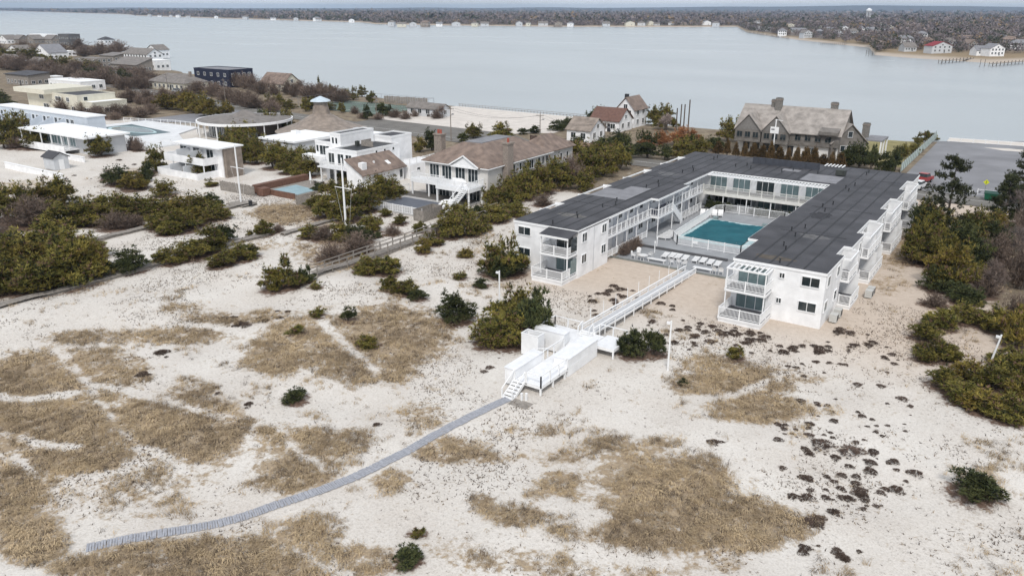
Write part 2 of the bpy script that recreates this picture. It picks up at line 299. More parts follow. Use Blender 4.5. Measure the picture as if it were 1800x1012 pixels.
GRASS = [ # dry grass: centre, half width, half height, density
 (70,660,110,50,1.2),(165,640,80,34,1),(60,730,130,70,1.2),(150,720,90,70,1.2),(160,790,90,50,1.2),(60,800,80,60,1.2),(330,762,125,60,1.25),(250,740,60,50,1.1),(235,650,34,36,.9),(25,880,60,70,1.2),(55,950,70,55,1.2),(100,900,30,40,.7),(340,690,50,28,.7),(240,870,130,50,.52),(330,840,60,40,.55),
 (480,780,60,36,.9),(550,780,80,30,1.05),(520,830,80,40,1.15),(600,775,55,26,.9),(330,985,180,46,1.2),(470,985,150,52,1.25),(180,1002,110,22,1.1),(555,930,58,26,1.05),(640,985,60,34,1.0),
 (420,555,110,13,.8),(300,588,120,16,.85),(150,592,90,14,.7),(330,545,60,14,.5),(600,590,150,44,.95),(690,590,115,58,1.1),(490,625,70,44,1.0),(630,640,120,34,.95),(560,560,80,20,.6),(745,730,48,32,.8),
 (790,790,75,24,1.05),(690,845,34,28,1.0),(845,885,30,18,1),(910,905,60,22,.95),(985,845,55,24,.95),(1010,935,44,14,.8),(940,870,34,16,.75),(1170,860,130,62,1.25),(1290,920,135,54,1.25),(1200,930,165,42,1.2),(1110,830,75,40,1.15),(1110,780,90,18,.95),(1000,800,80,16,.8),(1290,672,115,36,1.05),(1330,715,95,30,1.05),(1250,650,65,28,.8),(1400,660,70,14,.7),(1310,700,65,42,1.0),(930,760,70,12,.6),(1010,870,40,14,.7),(860,800,60,14,.7),
 (1250,995,60,20,.7),(900,985,130,24,.75),(1060,1000,130,18,.75),(780,960,60,20,.45),(500,375,60,22,1.2),(560,395,50,14,.7),(1575,440,36,40,.8),(1560,500,40,20,.6),(440,430,60,14,.6),(590,450,90,30,.7),(60,325,60,10,.7),(230,300,70,6,.5),(20,330,50,10,.8),(860,440,40,30,.4),(1010,470,60,14,.35),
]
def gmask(x, y):
    """how much dry grass grows at a place"""
    px, py, dep = PX(x, y); m = np.zeros_like(px)
    for cx, cy, rx, ry, d in GRASS:
        q = ((px-cx)/rx)**2+((py-cy)/ry)**2; m = np.maximum(m, d*(1-sst(.3, 1.5, q)))
    out = (px < -20) | (px > 1820) | (py > 1030) | (dep < 5)
    gen = sst(.5, .62, vnoise(x, y, 14, 5))*(1-sst(-8, 6, y))
    return np.where(out, gen, m)
TRAILS = [[(100,615),(139,655),(175,705),(213,762),(240,790),(286,803),(360,852),(395,872)],[(0,762),(49,778),(143,790)],[(8,782),(74,843),(110,880)],[(446,762),(430,800),(409,852)],[(491,753),(532,803),(581,827)],[(483,934),(552,987),(614,1011)],[(164,676),(286,708),(400,740)],[(0,690),(60,700),(130,690)],[(560,560),(600,600),(660,650)],[(1190,700),(1290,690),(1370,660)]]
def tmask(x, y):
    px, py, dep = PX(x, y); m = np.zeros_like(px)
    for t in TRAILS:
        for (ax, ay), (bx, by) in zip(t[:-1], t[1:]):
            dx, dy = bx-ax, by-ay; f = np.clip(((px-ax)*dx+(py-ay)*dy)/(dx*dx+dy*dy), 0, 1)
            d = np.hypot(px-ax-f*dx, (py-ay-f*dy)*1.3); m = np.maximum(m, 1-sst(4, 13, d))
    return m
PLANTS = []
for px, py, pw, ph, k in SHRUBS: PLANTS.append((px, py, pw, ph, k))
for a, b, n, pw, ph, k in ROWS:
    if k == 'b' and a[0] < 600: n, pw, ph = int(n*1.6), pw*1.35, ph*1.05       # dense winter scrub between the houses
    for i in range(n):
        f = i/(n-1); j = 0 if k == 'h' else 1
        PLANTS.append((a[0]+(b[0]-a[0])*f+j*random.uniform(-8, 8), a[1]+(b[1]-a[1])*f+j*random.uniform(-6, 6), pw*random.uniform(.6, 1.3), ph*random.uniform(.8, 1.2), k))
PL = []
for px, py, pw, ph, k in PLANTS:
    s = mpp(px, py); wd = pw*s; d = wd*.45          # the crown's centre stands half a width behind its front foot
    x, y = G(px, py); L = math.hypot(x-CAMX, y-CAMY); ux, uy = (x-CAMX)/L, (y-CAMY)/L
    pit = math.atan2(CH, L); ht = max((ph*s - wd*.72*math.sin(pit))/math.cos(pit), wd*.44)
    PL.append((x+ux*d, y+uy*d, wd, ht, k, px, py))
# ------------------------------------------------------------------ ground, roads, water
def axis(lo, a, b, hi, st, gr=1.12):
    v = list(np.arange(a, b+.01, st)); s = st
    x = b
    while x < hi: s *= gr; x += s; v.append(min(x, hi))
    s = st; x = a
    while x > lo: s *= gr; x -= s; v.insert(0, max(x, lo))
    return np.array(v)
gx = axis(-2600, -135, 45, 2500, .9); gy = axis(-400, -72, 62, 900, .9)
X, Y = np.meshgrid(gx, gy); X = X.ravel(); Y = Y.ravel(); Z = hgt(X, Y)
nx, ny = len(gx), len(gy); ii = np.arange((ny-1)*(nx-1)); r0 = ii//(nx-1)*nx+ii % (nx-1)
def npmesh(name, V, F, m, col=None, smooth=False):
    me = bpy.data.meshes.new(name); V = np.asarray(V, np.float32); F = np.asarray(F, np.int32); k = F.shape[1]
    me.vertices.add(len(V)); me.vertices.foreach_set('co', V.ravel()); me.loops.add(F.size); me.loops.foreach_set('vertex_index', F.ravel())
    me.polygons.add(len(F)); me.polygons.foreach_set('loop_start', np.arange(0, F.size, k, dtype=np.int32)); me.polygons.foreach_set('loop_total', np.full(len(F), k, np.int32))
    if smooth: me.polygons.foreach_set('use_smooth', np.ones(len(F), bool))
    if col is not None:
        a = me.color_attributes.new('Col', 'FLOAT_COLOR', 'POINT'); c = np.ones((len(V), 4), np.float32); c[:, :3] = col; a.data.foreach_set('color', c.ravel())
    me.materials.append(m); me.update(); me.validate(); return me
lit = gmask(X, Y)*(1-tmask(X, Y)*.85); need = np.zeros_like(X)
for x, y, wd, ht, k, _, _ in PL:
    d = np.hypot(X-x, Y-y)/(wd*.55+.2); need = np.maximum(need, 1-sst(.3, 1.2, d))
warm = sst(-14, 2, Y)*sst(-44, -34, X)*(1-.0*X); soil = sst(88, 92, Y+.0*X)*0
soil = np.maximum(sst(70, 95, Y)*(1-sst(-160, -150, X)*(1-sst(-93, -90, X))), sst(-135, -150, X)*sst(45, 60, Y)); soil = np.maximum(soil, sst(12, 16, X)*sst(2, 12, Y)*.8)
soil = np.maximum(soil, sst(38, 44, Y)*(1-sst(-45, -40, X))*sst(-135, -125, X)*.7)
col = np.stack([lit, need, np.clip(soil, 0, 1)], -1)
gm = bpy.data.materials.new('dune_sand'); gm.use_nodes = True; t = gm.node_tree; p = t.nodes['Principled BSDF']; p.inputs['Roughness'].default_value = .95; p.inputs['Specular IOR Level'].default_value = .1
geo = N(t, 'ShaderNodeNewGeometry'); at = N(t, 'ShaderNodeAttribute', attribute_name='Col'); sep = N(t, 'ShaderNodeSeparateColor'); t.links.new(at.outputs['Color'], sep.inputs['Color'])
def tn(scale, detail=4, rough=.55):
    n = N(t, 'ShaderNodeTexNoise'); n.inputs['Scale'].default_value = scale; n.inputs['Detail'].default_value = detail; n.inputs['Roughness'].default_value = rough; t.links.new(geo.outputs['Position'], n.inputs['Vector']); return n.outputs['Fac']
def ramp(src, p0, c0, p1, c1):
    r = N(t, 'ShaderNodeValToRGB'); r.color_ramp.elements[0].position = p0; r.color_ramp.elements[0].color = (*c0, 1); r.color_ramp.elements[1].position = p1; r.color_ramp.elements[1].color = (*c1, 1); t.links.new(src, r.inputs['Fac']); return r.outputs['Color']
def math_(op, a, b, c=None):
    n = N(t, 'ShaderNodeMath', operation=op)
    for i, q in enumerate((a, b, c)):
        if q is None: continue
        if isinstance(q, (int, float)): n.inputs[i].default_value = q
        else: t.links.new(q, n.inputs[i])
    return n.outputs[0]
def mixc(f, a, b):
    n = N(t, 'ShaderNodeMix', data_type='RGBA'); t.links.new(f, n.inputs[0]); t.links.new(a, n.inputs[6]); t.links.new(b, n.inputs[7]); return n.outputs[2]
sand = ramp(tn(.12, 5), .3, (.52, .475, .425), .7, (.68, .65, .605))
sand = mixc(math_('MULTIPLY', tn(2.2, 6, .7), .6), sand, ramp(tn(7, 3), .35, (.36, .325, .29), .6, (.66, .63, .60)))
speck = ramp(tn(3.2, 5, .8), .57, (0, 0, 0), .66, (1, 1, 1)); speck = math_('MULTIPLY', speck, ramp(tn(.2, 4), .36, (.12, .12, .12), .6, (.95, .95, .95)))
sand = mixc(speck, sand, ramp(tn(11, 2), .3, (.09, .075, .065), .7, (.24, .2, .165)))
def edge(src, lo, hi, amt, sc):   # patch edges broken up by noise
    return ramp(math_('MULTIPLY_ADD', math_('SUBTRACT', tn(sc*3.5, 4, .7), .5), amt*1.6, math_('MULTIPLY_ADD', math_('SUBTRACT', tn(sc, 6, .7), .5), amt*1.8, src)), lo, (0, 0, 0), hi, (1, 1, 1))
wa = N(t, 'ShaderNodeAttribute', attribute_name='warm'); sand = mixc(math_('MULTIPLY', wa.outputs['Fac'], .75), sand, ramp(tn(1.3, 6, .7), .3, (.42, .33, .255), .7, (.56, .465, .38)))
litc = ramp(tn(4.5, 6, .75), .32, (.16, .115, .07), .68, (.40, .295, .175))
out = mixc(math_('MULTIPLY', edge(sep.outputs['Red'], .4, 1.05, 1.7, .6), .85), sand, litc)
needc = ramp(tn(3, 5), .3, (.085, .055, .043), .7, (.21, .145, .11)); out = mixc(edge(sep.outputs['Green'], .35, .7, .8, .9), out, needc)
soilc = ramp(tn(.35, 6, .65), .32, (.13, .1, .075), .7, (.30, .25, .18)); out = mixc(edge(sep.outputs['Blue'], .4, .6, .5, .3), out, soilc)
t.links.new(out, p.inputs['Base Color'])
b1 = N(t, 'ShaderNodeBump'); b1.inputs['Strength'].default_value = .55; b1.inputs['Distance'].default_value = .16
t.links.new(math_('ADD', tn(1.6, 6, .65), math_('MULTIPLY', tn(6, 2), .35)), b1.inputs['Height']); t.links.new(b1.outputs['Normal'], p.inputs['Normal'])
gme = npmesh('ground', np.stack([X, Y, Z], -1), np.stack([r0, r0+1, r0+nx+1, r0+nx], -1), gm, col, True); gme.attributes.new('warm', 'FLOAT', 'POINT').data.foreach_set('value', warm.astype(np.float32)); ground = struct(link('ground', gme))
# bay
wm = bpy.data.materials.new('bay_water'); wm.use_nodes = True; t = wm.node_tree; p = t.nodes['Principled BSDF']
p.inputs['Base Color'].default_value = (.31, .335, .345, 1); p.inputs['Roughness'].default_value = .22; p.inputs['IOR'].default_value = 1.33
geo = N(t, 'ShaderNodeNewGeometry'); mpn = N(t, 'ShaderNodeMapping'); mpn.inputs['Scale'].default_value = (1, 2.2, 1); t.links.new(geo.outputs['Position'], mpn.inputs['Vector'])
n1 = N(t, 'ShaderNodeTexNoise'); n1.inputs['Scale'].default_value = .5; n1.inputs['Detail'].default_value = 4; t.links.new(mpn.outputs['Vector'], n1.inputs['Vector'])
b1 = N(t, 'ShaderNodeBump'); b1.inputs['Strength'].default_value = .12; b1.inputs['Distance'].default_value = .25; t.links.new(n1.outputs['Fac'], b1.inputs['Height']); t.links.new(b1.outputs['Normal'], p.inputs['Normal'])
n2 = N(t, 'ShaderNodeTexNoise'); n2.inputs['Scale'].default_value = .006; n2.inputs['Detail'].default_value = 4; t.links.new(mpn.outputs['Vector'], n2.inputs['Vector'])
mr = N(t, 'ShaderNodeMapRange'); mr.inputs['To Min'].default_value = .12; mr.inputs['To Max'].default_value = .34; t.links.new(n2.outputs['Fac'], mr.inputs['Value']); t.links.new(mr.outputs['Result'], p.inputs['Roughness'])
bay = struct(MB().poly((-14000, -300, WL), (14000, -300, WL), (14000, 13450, WL), (-14000, 13450, WL)).build('bay_water', wm)); bay.name = 'water'
# asphalt road along the houses, bay-side parking, town car park
M_ASPH = mat('asphalt', (.19, .18, .165), .9, .25, .25, .1, 6, col2=(.13, .122, .112)); M_ASPH2 = mat('car_park_asphalt', (.26, .26, .275), .85, .2, .10, .1, 5, col2=(.16, .16, .17)); M_LINE = mat('road_paint', (.7, .7, .68), .8, .2)
def strip(pts, wd, z, n_, m):
    V = []; F = []
    for i, (x, y) in enumerate(pts):
        a = pts[max(i-1, 0)]; b = pts[min(i+1, len(pts)-1)]; dx, dy = b[0]-a[0], b[1]-a[1]; L = math.hypot(dx, dy); V += [(x+dy/L*wd/2, y-dx/L*wd/2, z), (x-dy/L*wd/2, y+dx/L*wd/2, z)]
    for i in range(len(pts)-1): F.append((2*i, 2*i+1, 2*i+3, 2*i+2))
    mb = MB(); mb.v = V; mb.f = F; return struct(mb.build(n_, m))
RD = [(-520, 190), (-420, 145), (-330, 112), (-250, 98), (-200, 88), (-150, 81.5), (-100, 77), (-50, 74.5), (0, 74), (80, 76), (300, 84)]
RDS = [(float(x), float(np.interp(x, [p[0] for p in RD], [p[1] for p in RD]))) for x in range(-520, 301, 10)]
strip(RDS, 8.5, .10, 'road', M_ASPH)
strip([(x, y+.3) for x, y in RDS], .14, .105, 'road_centre_line', M_LINE)
struct(MB().poly((-150, 86, .09), (-92, 80.5, .09), (-88, 84, .09), (-100, 92, .09), (-150, 94, .09)).build('roadside_parking', M_ASPH))
struct(MB().poly((-205, 50, .095), (-180, 60, .095), (-176, 84, .095), (-205, 86, .095)).build('club_forecourt', M_ASPH2))
struct(MB().poly((-6, 84, .11), (75, 86, .11), (75, 158, .11), (14, 156, .11), (-6.2, 142, .11)).build('car_park', M_ASPH2))
struct(MB().poly((-2.5, 78, .108), (14, 78, .108), (14, 86.5, .108), (-2.5, 86.5, .108)).build('car_park_entrance', M_ASPH2))
for i, (x0, y0, x1, y1) in enumerate([(2.5, 78.6, 6.5, 79.0), (6.1, 79, 6.5, 84), (10, 79.5, 18, 79.7)]):
    struct(MB().poly((x0, y0, .116), (x1, y0, .116), (x1, y1, .116), (x0, y1, .116)).build('road_marking', M_LINE))
M_COURT = mat('tennis_court_green', (.11, .15, .125), .9, .15, .5); M_BSAND = mat('beach_sand', (.60, .555, .51), .95, .14, .4, .3, 3)
struct(MB().poly((-150.5, 94.2, .06), (-100, 92.2, .06), (-92, 100, .06), (-95, 131, .06), (-150, 133, .06), (-152, 110, .06)).build('sand_lot', M_BSAND))
struct(MB().poly((-192, 101, .07), (-155, 101, .07), (-155, 124, .07), (-192, 124, .07)).build('tennis_court', M_COURT))
for (x0, y0, x1, y1) in [(-189, 104, -189+.15, 121), (-172, 104, -171.85, 121), (-158, 104, -157.85, 121), (-189, 104, -158, 104.15), (-189, 121, -158, 121.15)]:
    struct(MB().poly((x0, y0, .076), (x1, y0, .076), (x1, y1, .076), (x0, y1, .076)).build('court_line', M_LINE))
struct(MB().poly((-4.5, 143.5, .125), (75, 153, .125), (75, 158, .125), (-4.5, 150, .125)).build('sand_strip', M_BSAND))
struct(MB().prism([(4, 138), (9, 139.5), (16, 139), (13, 136), (8, 135.5)], .112, .118).build('sand_drift', M_BSAND))
# ------------------------------------------------------------------ the motel
RT_Z = 5.85; F2 = 3.3; F1 = .55
motel = thing('motel_building', 'large white U-shaped two-storey motel with dark flat roof around a pool', 'building', (-19, 30, 0))
REC = [(7.3, 11.3), (17.6, 25.3), (32.0, 39.7), (46.4, 54.0)]; LW = -37.7
def mirror(pts): return [(LW-x, y) for x, y in pts][::-1]
def outer(dep):
    o = [(0, 0)]
    for a, b in REC: o += [(0, a), (-dep, a), (-dep, b), (0, b)]
    return o+[(0, 60.2)]
rw = [(-9.5, 0)] + outer(.9) + [(-9.5, 60.2), (-9.5, 44.2), (-8.1, 44.2), (-8.1, 8), (-9.5, 8)]
MB().prism(rw, -.3, RT_Z).build('wall', M_WHITE, motel)['label'] = 'white walls of the right wing'
lw = [(-28.5, 0), (-28.5, 7.9), (-30.2, 7.9), (-30.2, 44.2), (-28.2, 44.2), (-28.2, 60.2)] + [(LW-x, y) for x, y in outer(.9)][::-1]
MB().prism(lw, -.3, RT_Z).build('wall', M_WHITE, motel)['label'] = 'white walls of the left wing'
MB().box(-28.2, -9.5, 46.2, 60.2, -.3, 3.0).box(-28.2, -9.5, 44.2, 60.19, 3.0, RT_Z).build('wall', M_WHITE, motel)['label'] = 'white walls of the back wing'
rin = [(-9.5, 0), (-9.5, 8.4), (-10.65, 8.4), (-10.65, 20.9), (-9.9, 20.9), (-9.9, 44.3)]
lin = [(-28.45, 44.3), (-28.45, 31.8), (-27.5, 31.8), (-27.5, 20.9), (-28.6, 20.9), (-28.6, 0)]
ro = outer(.85); ring = ro + [(LW-x, y) for x, y in ro][::-1] + lin[::-1] + rin[::-1]
def grow(pts, d):   # offset an axis-aligned outline (counter-clockwise) outwards
    q = []; n = len(pts)
    for i in range(n):
        a, b, c = pts[i-1], pts[i], pts[(i+1) % n]
        e1 = (b[0]-a[0], b[1]-a[1]); e2 = (c[0]-b[0], c[1]-b[1]); l1 = math.hypot(*e1); l2 = math.hypot(*e2)
        n1 = (e1[1]/l1, -e1[0]/l1); n2 = (e2[1]/l2, -e2[0]/l2); q.append((b[0]+d*(n1[0]+(n2[0] if abs(n1[0]*n2[0]+n1[1]*n2[1]) < .5 else 0)), b[1]+d*(n1[1]+(n2[1] if abs(n1[0]*n2[0]+n1[1]*n2[1]) < .5 else 0))))
    return q
MB().prism(grow(ring, .1), RT_Z-.12, 6.0).build('fascia', M_TRIM, motel)
roof = MB().prism(grow(ring, .02), 5.98, 6.05).build('roof', M_ROOF, motel)
for i in range(1, 6): 
    for x in (-9.3+i*1.75, -37.5+i*1.75-.2):
        for (y0, y1) in ((.1, 19.9), (20.1, 44), (44.2, 60)):
            if -1 < x: continue
            MB().box(x-.1, x+.1, y0, y1, 6.04, 6.065).build('roof_seam', M_SEAM, roof)
for i in range(11): MB().box(-27.2+i*1.7-.1, -27.2+i*1.7+.1, 44.6, 60, 6.04, 6.065).build('roof_seam', M_SEAM, roof)
for y in (14.2, 28.6, 51.0): MB().box(-8.7, -1.2, y-.05, y+.05, 6.045, 6.07).build('roof_seam', M_SEAM, roof)
for y in (13.0, 35.0): MB().box(-36.6, -29, y-.05, y+.05, 6.045, 6.07).build('roof_seam', M_SEAM, roof)
MB().prism([(-36.7, 17.5), (-30.9, 17.5), (-31, 26.1), (-34.2, 26.1), (-34.2, 23.2), (-36.7, 23.2)], 6.05, 6.075).build('roof_patch', M_PATCH, roof)
MB().box(-14.8, -9.4, 45.2, 51, 6.05, 6.075).build('roof_patch', M_PATCH, roof); MB().box(-19.3, -16.5, 51.2, 53, 6.05, 6.075).build('roof_patch', M_PATCH, roof)
for cx, cy, rx, ry, c_ in ((-6.2, 2.2, 2.4, 1.0, (.095, .08, .065)), (-4.6, 13, 1.8, 1.2, (.12, .118, .12)), (-33, 6, 2.2, 1.1, (.13, .125, .12)), (-6.5, 24, 1.4, 2.2, (.035, .035, .04)), (-33.5, 38, 2.4, 1.6, (.12, .12, .125))):
    rs = random.Random(int(cx*10)); MB().prism([(cx+rx*math.cos(a)*rs.uniform(.6, 1.15), cy+ry*math.sin(a)*rs.uniform(.6, 1.15)) for a in [2*math.pi*i/18 for i in range(18)]], 6.051, 6.0535+.0005*rs.random()).build('roof_stain', mat('roof_stain_%d' % int(-cx*10), c_, .8, .4, 1.5), roof)
def crop(ox, oy, s, pts, z): return [G(ox+a/s, oy+b/s, z) for a, b in pts]
VP = crop(1230, 280, 3.265, [(460, 590), (493, 518), (482, 493), (548, 440), (605, 392), (527, 407), (718, 298), (705, 272), (765, 258), (855, 182), (838, 166), (890, 150), (957, 88), (970, 76)], 6.1) \
   + crop(900, 255, 5.294, [(380, 728), (610, 672), (604, 650), (843, 574), (965, 550), (975, 518), (1250, 395), (1366, 380), (1360, 350), (1586, 255), (1688, 235)], 6.1) \
   + crop(1180, 255, 6, [(118, 290), (232, 268), (226, 242), (448, 150), (486, 135), (678, 225), (798, 215), (838, 242), (1165, 278), (1285, 268), (1545, 300)], 6.1)
vm = MB().tube((0, 0, 0), (0, 0, .42), .07, n=8).tube((0, 0, .42), (0, 0, .52), .12, .1, 8).tube((0, 0, -.01), (0, 0, .05), .22, .1, 8).mesh('vent_pipe', M_DARK)
for x, y in VP: link('vent_pipe', vm, motel, (x+19, y-30, 6.04))
for i in range(5): MB().box(-25.2+i*2.22, -25.2+i*2.22+2.19, 54.65, 54.8, 6.04, 7.15).build('roof_screen', mat('roof_screen_panel', (.06, .065, .08), .5, .2), motel)
u_ = MB().box(-10.9, -9.5, 51.4, 52.5, 6.2, 7.0).build('roof_air_unit', mat('rusty_grey_metal', (.05, .055, .05), .6, .3), motel); MB().box(-10.8, -9.6, 51.5, 51.6, 6.05, 6.2).build('foot', M_DARK, u_); MB().box(-10.8, -9.6, 52.3, 52.4, 6.05, 6.2).build('foot', M_DARK, u_)
for i in range(6): MB().box(-14.2+i*.55, -14.0+i*.55, 58.2, 60.4, 6.2, 6.32).build('pergola_slat', M_TRIM, motel)
# front of the right wing: stacked balconies, windows
def balcony(x0, x1, y0, y1, z, sides, skirt=0, h=1.0, mdeck=None, post=1.9):
    d = MB().box(x0, x1, y0, y1, z-.14, z).build('balcony_deck', mdeck or M_DECKG, motel)
    MB().box(x0-.02, x1+.02, y0-.05, y0-.001, z-.26, z+.01).box(x0-.05, x0-.001, y0, y1, z-.26, z+.01).box(x1+.001, x1+.05, y0, y1, z-.26, z+.01).build('deck_fascia', M_TRIM, d)
    if skirt: MB().box(x0+.03, x1-.03, y0+.03, y0+.09, skirt-.3, z-.27).box(x0+.03, x0+.09, y0+.1, y1, skirt-.3, z-.27).box(x1-.09, x1-.03, y0+.1, y1, skirt-.3, z-.27).build('skirt_board', M_WHITE, d)
    railing(motel, sides, z, h, .14, post); return d
balcony(-9.45, -5.2, -2.4, -.01, F2, [(-9.4, -.1), (-9.4, -2.35), (-5.25, -2.35), (-5.25, -.1)])
balcony(-9.45, -5.0, -3.8, -.01, F1+.1, [(-9.4, -.1), (-9.4, -3.75), (-5.05, -3.75), (-5.05, -.1)], skirt=.05)
for x in (-9.35, -5.3): MB().box(x-.06, x+.06, -2.36, -2.24, F1+.1, 5.5).build('balcony_post', M_TRIM, motel)
MB().box(-9.45, -5.2, -2.42, -2.28, 5.46, 5.64).box(-9.45, -9.3, -2.28, -.02, 5.46, 5.64).box(-5.35, -5.2, -2.28, -.02, 5.46, 5.64).build('pergola_beam', M_TRIM, motel)
for i in range(7): MB().box(-8.95+i*.55, -8.83+i*.55, -2.28, -.02, 5.5, 5.62).build('pergola_slat', M_TRIM, motel)
for z in (F2+.06, F1+.16): window(motel, -7.3, -.03, z, 3.1, 2.0, 'S', 3, M_CURT_SKY, name='sliding_door')
window(motel, -1.45, -.01, 4.35, 1.75, .95, 'S', 2); window(motel, -1.5, -.01, 1.65, 1.75, .95, 'S', 2)
window(motel, -4.35, -.01, 4.75, .5, .5, 'S', 2); window(motel, -4.4, -.01, 2.0, .5, .5, 'S', 2)
for y in (1.3, 5.4):
    for z in (4.3, 1.6): window(motel, .01, y, z, 1.2, 1.05, 'E', 1)
for i, (a, b) in enumerate(REC):
    balcony(-.88, .85, a+.1, b+.2, F2, [(.8, a+.15), (.8, b+.1)]); balcony(-.88, 1.35, a+.1, b+.2, F1, [(1.3, a+.15), (1.3, b+.1)], skirt=.05)
    railing(motel, [(-.02 if i == 0 else .1, a+.13), (.78, a+.13)], F2, 1, .13, 1); railing(motel, [(.1, a+.13), (1.28, a+.13)], F1, 1, .13, 1)
    MB().box(-.88, .8, b-.02, b+.1, F2, 5.7).build('partition_wall', M_WHITE, motel); MB().box(-.88, 1.2, b-.02, b+.1, F1, 3.0).build('partition_wall', M_WHITE, motel)
    if b-a > 5: 
        m_ = (a+b)/2; MB().box(-.88, .8, m_-.06, m_+.06, F2, 5.3).build('partition_wall', M_WHITE, motel); MB().box(-.88, 1.2, m_-.06, m_+.06, F1, 3.0).build('partition_wall', M_WHITE, motel)
    MB().box(-.86, .85, a-.06, a+.06, 5.55, 5.75).box(-.86, .85, b-.06, b+.06, 5.55, 5.75).box(.73, .85, a+.06, b-.06, 5.55, 5.75).build('roof_frame', M_TRIM, motel)
    for yy in ((a+b)/2,) if b-a < 5 else ((a*.75+b*.25), (a*.25+b*.75)):
        window(motel, -.89, yy, F2+.05, 2.2, 2.0, 'E', 2, name='sliding_door'); window(motel, -.89, yy, F1+.05, 2.2, 2.0, 'E', 2, M_CURT_SKY, name='sliding_door')
    if i < 3:
        c = (b+REC[i+1][0])/2
        for z in (4.2, 1.5):
            window(motel, .01, c-1.6, z, 1.0, 1.1, 'E', 1); window(motel, .01, c+1.7, z, 1.0, 1.1, 'E', 1)
    ml = LW  # the same bays on the far side of the left wing, seen only as white tips above its eave
    MB().box(ml-.85, ml+.86, a-.06, a+.06, 5.55, 5.75).box(ml-.85, ml+.86, b-.06, b+.06, 5.55, 5.75).box(ml-.85, ml-.73, a+.06, b-.06, 5.55, 5.75).build('roof_frame', M_TRIM, motel)
    MB().box(ml-.8, ml+.88, b-.02, b+.1, F2, 5.95).box(ml-.8, ml+.88, a-.1, a+.02, F2, 5.95).build('partition_wall', M_WHITE, motel); MB().box(ml-.85, ml+.88, a+.1, b-.1, F2-.14, F2).build('balcony_deck', M_DECKG, motel)
# front of the left wing
balcony(-32.45, -28.6, -2.3, -.01, F2, [(-32.4, -.1), (-32.4, -2.25), (-28.65, -2.25), (-28.65, -.1)])
balcony(-32.9, -28.6, -3.5, -.01, F1+.1, [(-32.85, -.1), (-32.85, -3.45), (-28.65, -3.45), (-28.65, -.1)], skirt=.05)
for x in (-32.35, -28.7): MB().box(x-.06, x+.06, -2.28, -2.16, F1+.1, 5.5).build('balcony_post', M_TRIM, motel)
MB().prism([(-32.6, -2.5), (-28.5, -2.5), (-28.5, -.12), (-32.6, -.12)], lambda x, y: 5.45+(y+2.5)*.14, lambda x, y: 5.57+(y+2.5)*.14).build('balcony_roof', M_ROOF, motel)
MB().prism([(-32.66, -2.56), (-28.44, -2.56), (-28.44, -2.51), (-32.66, -2.51)], 5.36, 5.6).build('roof_edge', M_TRIM, motel)
for z, g in ((F2+.06, M_GLASS), (F1+.16, M_CURT_SKY)):
    window(motel, -30.3, -.03, z, 2.3, 1.95, 'S', 2, g, name='sliding_door')
    MB().box(-28.64, -28.58, -1.5, -.15, z+.25, z+1.9).build('glass_screen', g, motel)
for z in (4.35, 1.65):
    window(motel, -36.2, -.01, z, 1.75, .95, 'S', 2)
    for y in (1.5, 6.6): window(motel, -28.49, y, z, 1.15, 1.05, 'E', 2)
MB().box(-28.49, -28.44, 3.9, 4.0, 0, 5.7).build('corner_trim', M_GREYW, motel)
# courtyard galleries of the left wing
gal = MB().prism([(-30.19, 7.95), (-28.75, 7.95), (-28.75, 21.5), (-27.6, 21.5), (-27.6, 26.8), (-28.75, 26.8), (-28.75, 41.9), (-30.19, 41.9)], F2-.16, F2).build('gallery_deck', mat('gallery_grey', (.2, .2, .235), .8, .15), motel)
MB().box(-28.74, -28.66, 7.95, 21.5, F2-.3, F2+.02).box(-27.59, -27.51, 21.5, 26.8, F2-.3, F2+.02).box(-28.74, -27.6, 21.42, 21.49, F2-.3, F2+.02).box(-28.74, -28.66, 26.8, 41.9, F2-.3, F2+.02).build('deck_fascia', M_TRIM, gal)
railing(motel, [(-28.8, 8.1), (-28.8, 21.45), (-27.65, 21.45), (-27.65, 26.4)], F2, 1.0, .35, 1.3); railing(motel, [(-28.8, 28), (-28.8, 41.8)], F2, 1.0, .35, 1.3)
railing(motel, [(-28.7, 8.1), (-28.7, 20.2)], F1-.1, .9, .2, 1.6); railing(motel, [(-28.7, 31.4), (-28.7, 41)], F1-.1, .95, .3, 1.6)
for y in (8.05, 11, 14, 17, 20.6): MB().box(-28.86, -28.76, y-.05, y+.05, .3, 5.8).build('gallery_post', M_TRIM, motel)
for y in (21.5, 26.6, 30): MB().box(-27.7, -27.58, y-.06, y+.06, .3, 5.8).build('gallery_post', M_TRIM, motel)
for y in (33, 36, 39): MB().box(-28.86, -28.76, y-.05, y+.05, .3, 5.8).build('gallery_post', M_TRIM, motel)
stairs(motel, -28.65, -27.65, 30.6, 26.7, .45, F2, 12, M_TRIM)
MB().poly((-27.62, 30.6, .45), (-27.62, 30.6, 1.35), (-27.62, 26.7, F2+.95), (-27.62, 26.7, F2-.2)).poly((-27.6, 30.6, .45), (-27.6, 26.7, F2-.2), (-27.6, 26.7, F2+.95), (-27.6, 30.6, 1.35)).build('stair_side_panel', M_TRIM, motel)
M_DOOR = mat('pale_door', (.6, .62, .66), .5, .05)
for i, y in enumerate((9.6, 13, 16.4, 19.6, 24, 29, 34, 38.5)):
    for z in (F2, F1-.1):
        d = MB().box(-30.19, -30.13, y-.45, y+.45, z+.02, z+2.05).build('door', M_DOOR, motel); MB().box(-30.13, -30.08, y+.3, y+.36, z+.95, z+1.1).build('handle', M_DARK, d)
        if z > 1: window(motel, -30.185, y+1.5, z+1.0, 1.0, .9, 'E', 1)
        elif i > 1: window(motel, -30.185, y+1.6, z+.9, 1.3, 1.0, 'E', 2)
